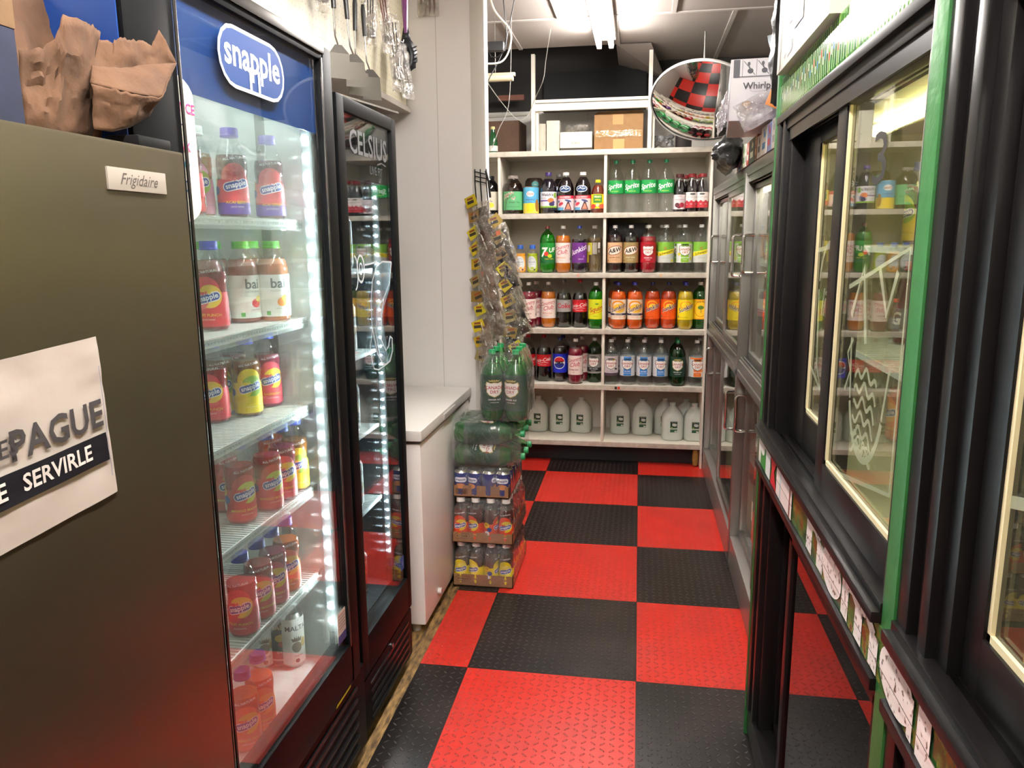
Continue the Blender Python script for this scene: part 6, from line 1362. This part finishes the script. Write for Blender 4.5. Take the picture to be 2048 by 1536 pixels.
for r_ in range(11):
    for c_ in range(2 if r_ else 1):
        z = 1.735-r_*.072-(c_*.03); x = -.760+.004*r_+c_*(.058+.008*r_); yy = -1.385-.004*r_-c_*.012
        where = ('topmost' if r_ == 0 else '%s row from the top' % ('first second third fourth fifth sixth seventh eighth ninth tenth eleventh'.split()[r_]))
        t = thing('hanging_packet', 'clear packet with yellow card, wire rack, %s, %s column' % (where, 'outer' if c_ else 'wall side'), 'packet', (x, yy, z), 0, 'packets on the wire rack')
        t.rotation_euler = (-.10, -.30-.02*r_ if r_ < 7 else -.12, (-.3, .35)[c_]+random.uniform(-.2, .2))
        yc = YC[cnt % 5]; cd = MB().box(-.030, .030, -.001, .001, -.040, .010); cd.build('header_card', C(yc, .45), t, loc=(((-.034, -.018, -.028)[cnt % 3] if c_ == 0 else .0), -.022, 0), rot=(0, random.uniform(-.4, .4), 0))
        design([('r', -16, 16, -8, 2, '#8a4a1c'), ('r', -18, 18, -26, -12, '#3a3020')], planef((((-.034, -.018, -.028)[cnt % 3] if c_ == 0 else .0), -.0232, 0), (1, 0, 0), (0, 0, 1), (0, -1, 0), .0002), 'card_print', t)
        H = .17+.02*(cnt % 3)
        m = crumple(12, 18, .098, H, .045, cnt*3.1, .018, 5); bg_ = m.build('bag', CLEAR('crinkled_packet', (.93, .91, .88), .12, .08, '#cfc4b4', .05, 1.0, 34, .3, 16), t, loc=(0, -.004, -.03-H/2))
        m = crumple(8, 10, .070, H*.78, .034, cnt*1.7+5, .014, 6); m.build('contents', C(tones[cnt % 8], .35, bump=.8, bscale=50), t, loc=(0, -.004, -.035-H/2))
        if cnt % 4 == 1: MB().cyl((-.014, -.018, -.06), (.012, -.018, -.05-H*.7), .003, 8).build('white_stick', C('#d8d4cc', .4), t)
        if cnt % 5 == 2: MB().box(-.008, .012, -.022, -.019, -.08, -.06).build('orange_sticker', C('#e06a2c', .4), t)
        cnt += 1

# ------------------------------------------------------------------ utensils on the peg board
PX = -1.095
STEEL = C('#8f8b85', .3, .75, name='utensil_steel'); BH = C('#1c1c1e', .35)
def hook(t, dz=0): MB().tube([(-.012, 0, dz+.012), (.0, 0, dz+.01), (.02, 0, dz+.004), (.026, 0, dz+.016)], .002, 6).build('peg_hook', C('#b0aea8', .3, 1), t)
def spatula(y, z, label, group='steel turners on the peg board', tilt=0):
    t = thing('spatula', label, 'spatula', (PX+.04, y, z-.06), 0, group); t.rotation_euler = (tilt, 0, -.85)
    MB().tube([(0, 0, 0), (0, 0, -.02), (0, 0, -.11)], [.006, .009, .008], 10).build('grip', BH, t)
    MB().tube([(0, 0, -.11), (0, 0, -.17), (.002, 0, -.20), (.02, 0, -.225), (.028, 0, -.24)], .0032, 8).build('shaft', STEEL, t)
    m = MB(); m.add([(.028, -.012, -.232), (.028, .012, -.232), (.036, .034, -.26), (.030, .038, -.34), (.030, -.038, -.34), (.036, -.034, -.26)], [(0, 1, 2, 5), (5, 2, 3, 4)]); b_ = m.build('blade', STEEL, t, flat=True)
    md = b_.modifiers.new('thickness', 'SOLIDIFY'); md.thickness = .0015; hook(t); return t
for i, (y, z, l_) in enumerate(((-2.31, 2.48, 'steel turner hanging nearest the juice cooler corner'), (-2.20, 2.475, 'steel turner hanging second from the juice cooler corner'), (-2.10, 2.46, 'steel turner hanging third, catching the light'), (-2.02, 2.46, 'steel turner hanging farthest from the juice cooler'))):
    spatula(y, z, l_, tilt=(0, .05, -.04, .03)[i])
t = thing('pasta_server', 'black plastic pasta server with a hole and teeth on the peg board', 'utensil', (PX+.07, -1.575, 2.60)); t.rotation_euler = (.03, 0, .4); t.scale = (1.2, 1.2, 1.2)
MB().tube([(0, 0, 0), (0, 0, -.05), (0, 0, -.16)], [.010, .012, .007], 10).build('grip', C('#8a4a8a', .3), t)
m = MB(); outl = []
for k in range(28):
    a = 2*PI*k/28; rr = 1+(.13 if (k % 2 == 0 and 2 < k < 26) else 0)*(1 if math.cos(a) > -.6 else 0)
    outl.append((.036*math.sin(a)*rr, -.235+.058*math.cos(a+PI)*rr))
hole = [(.011*math.sin(2*PI*k/28), -.24+.018*math.cos(2*PI*k/28+PI)) for k in range(28)]
vs = [(x, -.003-.01*(1-(x/.04)**2), z) for x, z in outl]+[(x, -.013, z) for x, z in hole]
m.add(vs, [(k, (k+1) % 28, 28+(k+1) % 28, 28+k) for k in range(28)]); m.add([(-.008, 0, -.14), (.008, 0, -.14), (.018, -.005, -.19), (-.018, -.005, -.19)], [(0, 1, 2, 3)])
b_ = m.build('slotted_head', C('#232629', .4), t); md = b_.modifiers.new('thickness', 'SOLIDIFY'); md.thickness = .003; hook(t)
m = MB()
for k in range(5): m.cyl((.032, -.004, -.205-.013*k), (.034, -.028, -.207-.013*k), .0025, 6, .0015)
m.build('teeth', C('#232629', .4), t)
t = thing('mesh_strainer', 'small round wire strainer with a red tag at the end of the peg board', 'strainer', (PX+.02, -1.40, 2.42)); t.rotation_euler = (0, 0, -.7)
MB().tube([(-.006, 0, 0), (-.004, 0, -.10), (0, 0, -.165)], .0018, 6).tube([(.006, 0, 0), (.004, 0, -.10), (0, 0, -.165)], .0018, 6).build('wire_handle', STEEL, t)
m = MB(); m.tube([(.035*math.sin(2*PI*k/28), 0, -.20+.035*math.cos(2*PI*k/28)) for k in range(28)], .0032, 8, True); m.tube([(-.012, 0, -.233), (-.008, 0, -.252), (0, 0, -.246), (.008, 0, -.252), (.012, 0, -.233)], .0016, 6); m.build('rim', STEEL, t)
MB().lathe([(.034, 0), (.028, .012), (.016, .02), (0, .023)], 24, Matrix.Translation((0, 0, -.20)) @ Matrix.Rotation(-PI/2, 4, 'X')).build('mesh_bowl', CLEAR('wire_mesh', (.7, .7, .68), .1, .4, '#a8a49a', .3), t)
MB().box(-.012, .006, -.028, -.026, -.205, -.185).build('red_tag', C('#e0402c', .4), t)
MB().box(-.006, .012, -.0275, -.026, -.225, -.207).build('green_tag', C('#8a9a2c', .4), t); hook(t)
# wrapped utensils
items = [(-2.62, 2.52, .06, .20, 'film wrapped peeler set near the camera end of the peg board', '#8a8680'), (-2.52, 2.50, .06, .22, 'film wrapped whisk pack with a lilac sticker', '#9a958c'), (-2.42, 2.50, .05, .24, 'film wrapped steel spoon pack beside the turners', '#77746e'), (-1.93, 2.50, .06, .22, 'film wrapped fork pack right after the turners', '#6a6864'), (-1.82, 2.52, .06, .26, 'film wrapped tongs hanging aslant in the middle', '#8f8b84'), (-1.70, 2.44, .07, .30, 'long film wrapped black handled knife pack', '#3a3836'), (-1.62, 2.36, .07, .24, 'bundle of wrapped cutlery below the pasta server', '#7a766e'), (-1.60, 2.30, .06, .13, 'cluster of small wrapped wire tools beside the strainer', '#8a877f')]
for i, (y, z, w_, h_, l_, col) in enumerate(items):
    t = thing('wrapped_utensil', l_, 'utensil', (PX+.03+.004*i, y, z), 0, None); t.rotation_euler = (random.uniform(-.12, .12)-(.18 if i in (4, 5, 6) else 0), 0, PI/2-.6)
    crumple(10, 16, w_, h_, .03, 60+i, .010, 5).build('film', FILM2(), t, loc=(0, 0, -h_/2))
    m = MB()
    for k in (-1, 0, 1): m.tube([(k*w_*.22, 0, -.02), (k*w_*.2, .002*k, -h_*.55)], .003, 6)
    m.build('handles', C(('#1d1d1f', '#7c1f2c', '#2a2a2c')[i % 3], .35), t)
    m = MB()
    for k in (-1, 0, 1):
        m.tube([(k*w_*.2, 0, -h_*.5), (k*w_*.2, 0, -h_*.72)], .002, 6); m.lathe([(0, 0), (.012, .008), (.014, .022), (.008, .036), (.002, .04)], 12, Matrix.Translation((k*w_*.2, 0, -h_*.72-.036)) @ Matrix.Scale(.35, 4, (0, 1, 0)))
    m.build('steel_heads', STEEL, t); 
    if i == 1: MB().box(-.02, .02, -.022, -.02, -.15, -.12).build('lilac_sticker', C('#9a9ad0', .4), t)
    hook(t)
t = thing('knife_pack', 'brown wrapped knife pack hanging high on the white wall panel', 'knife pack', (-.985, -1.337, 2.70)); 
crumple(10, 14, .10, .14, .02, 77, .006, 4).build('film', FILM2(), t, loc=(0, -.014, -.10))
m = MB()
for k in range(4): m.add([(-.04+k*.02, -.012, -.03), (-.026+k*.02, -.012, -.03), (-.026+k*.02, -.012, -.13), (-.034+k*.02, -.012, -.165)], [(0, 1, 2, 3)])
m.build('blades', C('#6a4a38', .3, .4), t, flat=True)
# small dirt details: banana-coloured foam at the foot of the side panel, fallen price sticker
t = MB().lathe([(.004, 0), (.016, .01), (.022, .05), (.020, .10), (.010, .135), (.003, .145)], 14).build('yellow_foam_plug', C('#a8883c', .7, bump=.6, bscale=40, var=.3), loc=(.385, .24, .001)); tag(t, 'dirty yellow lump of foam at the foot of the white side panel', 'foam')
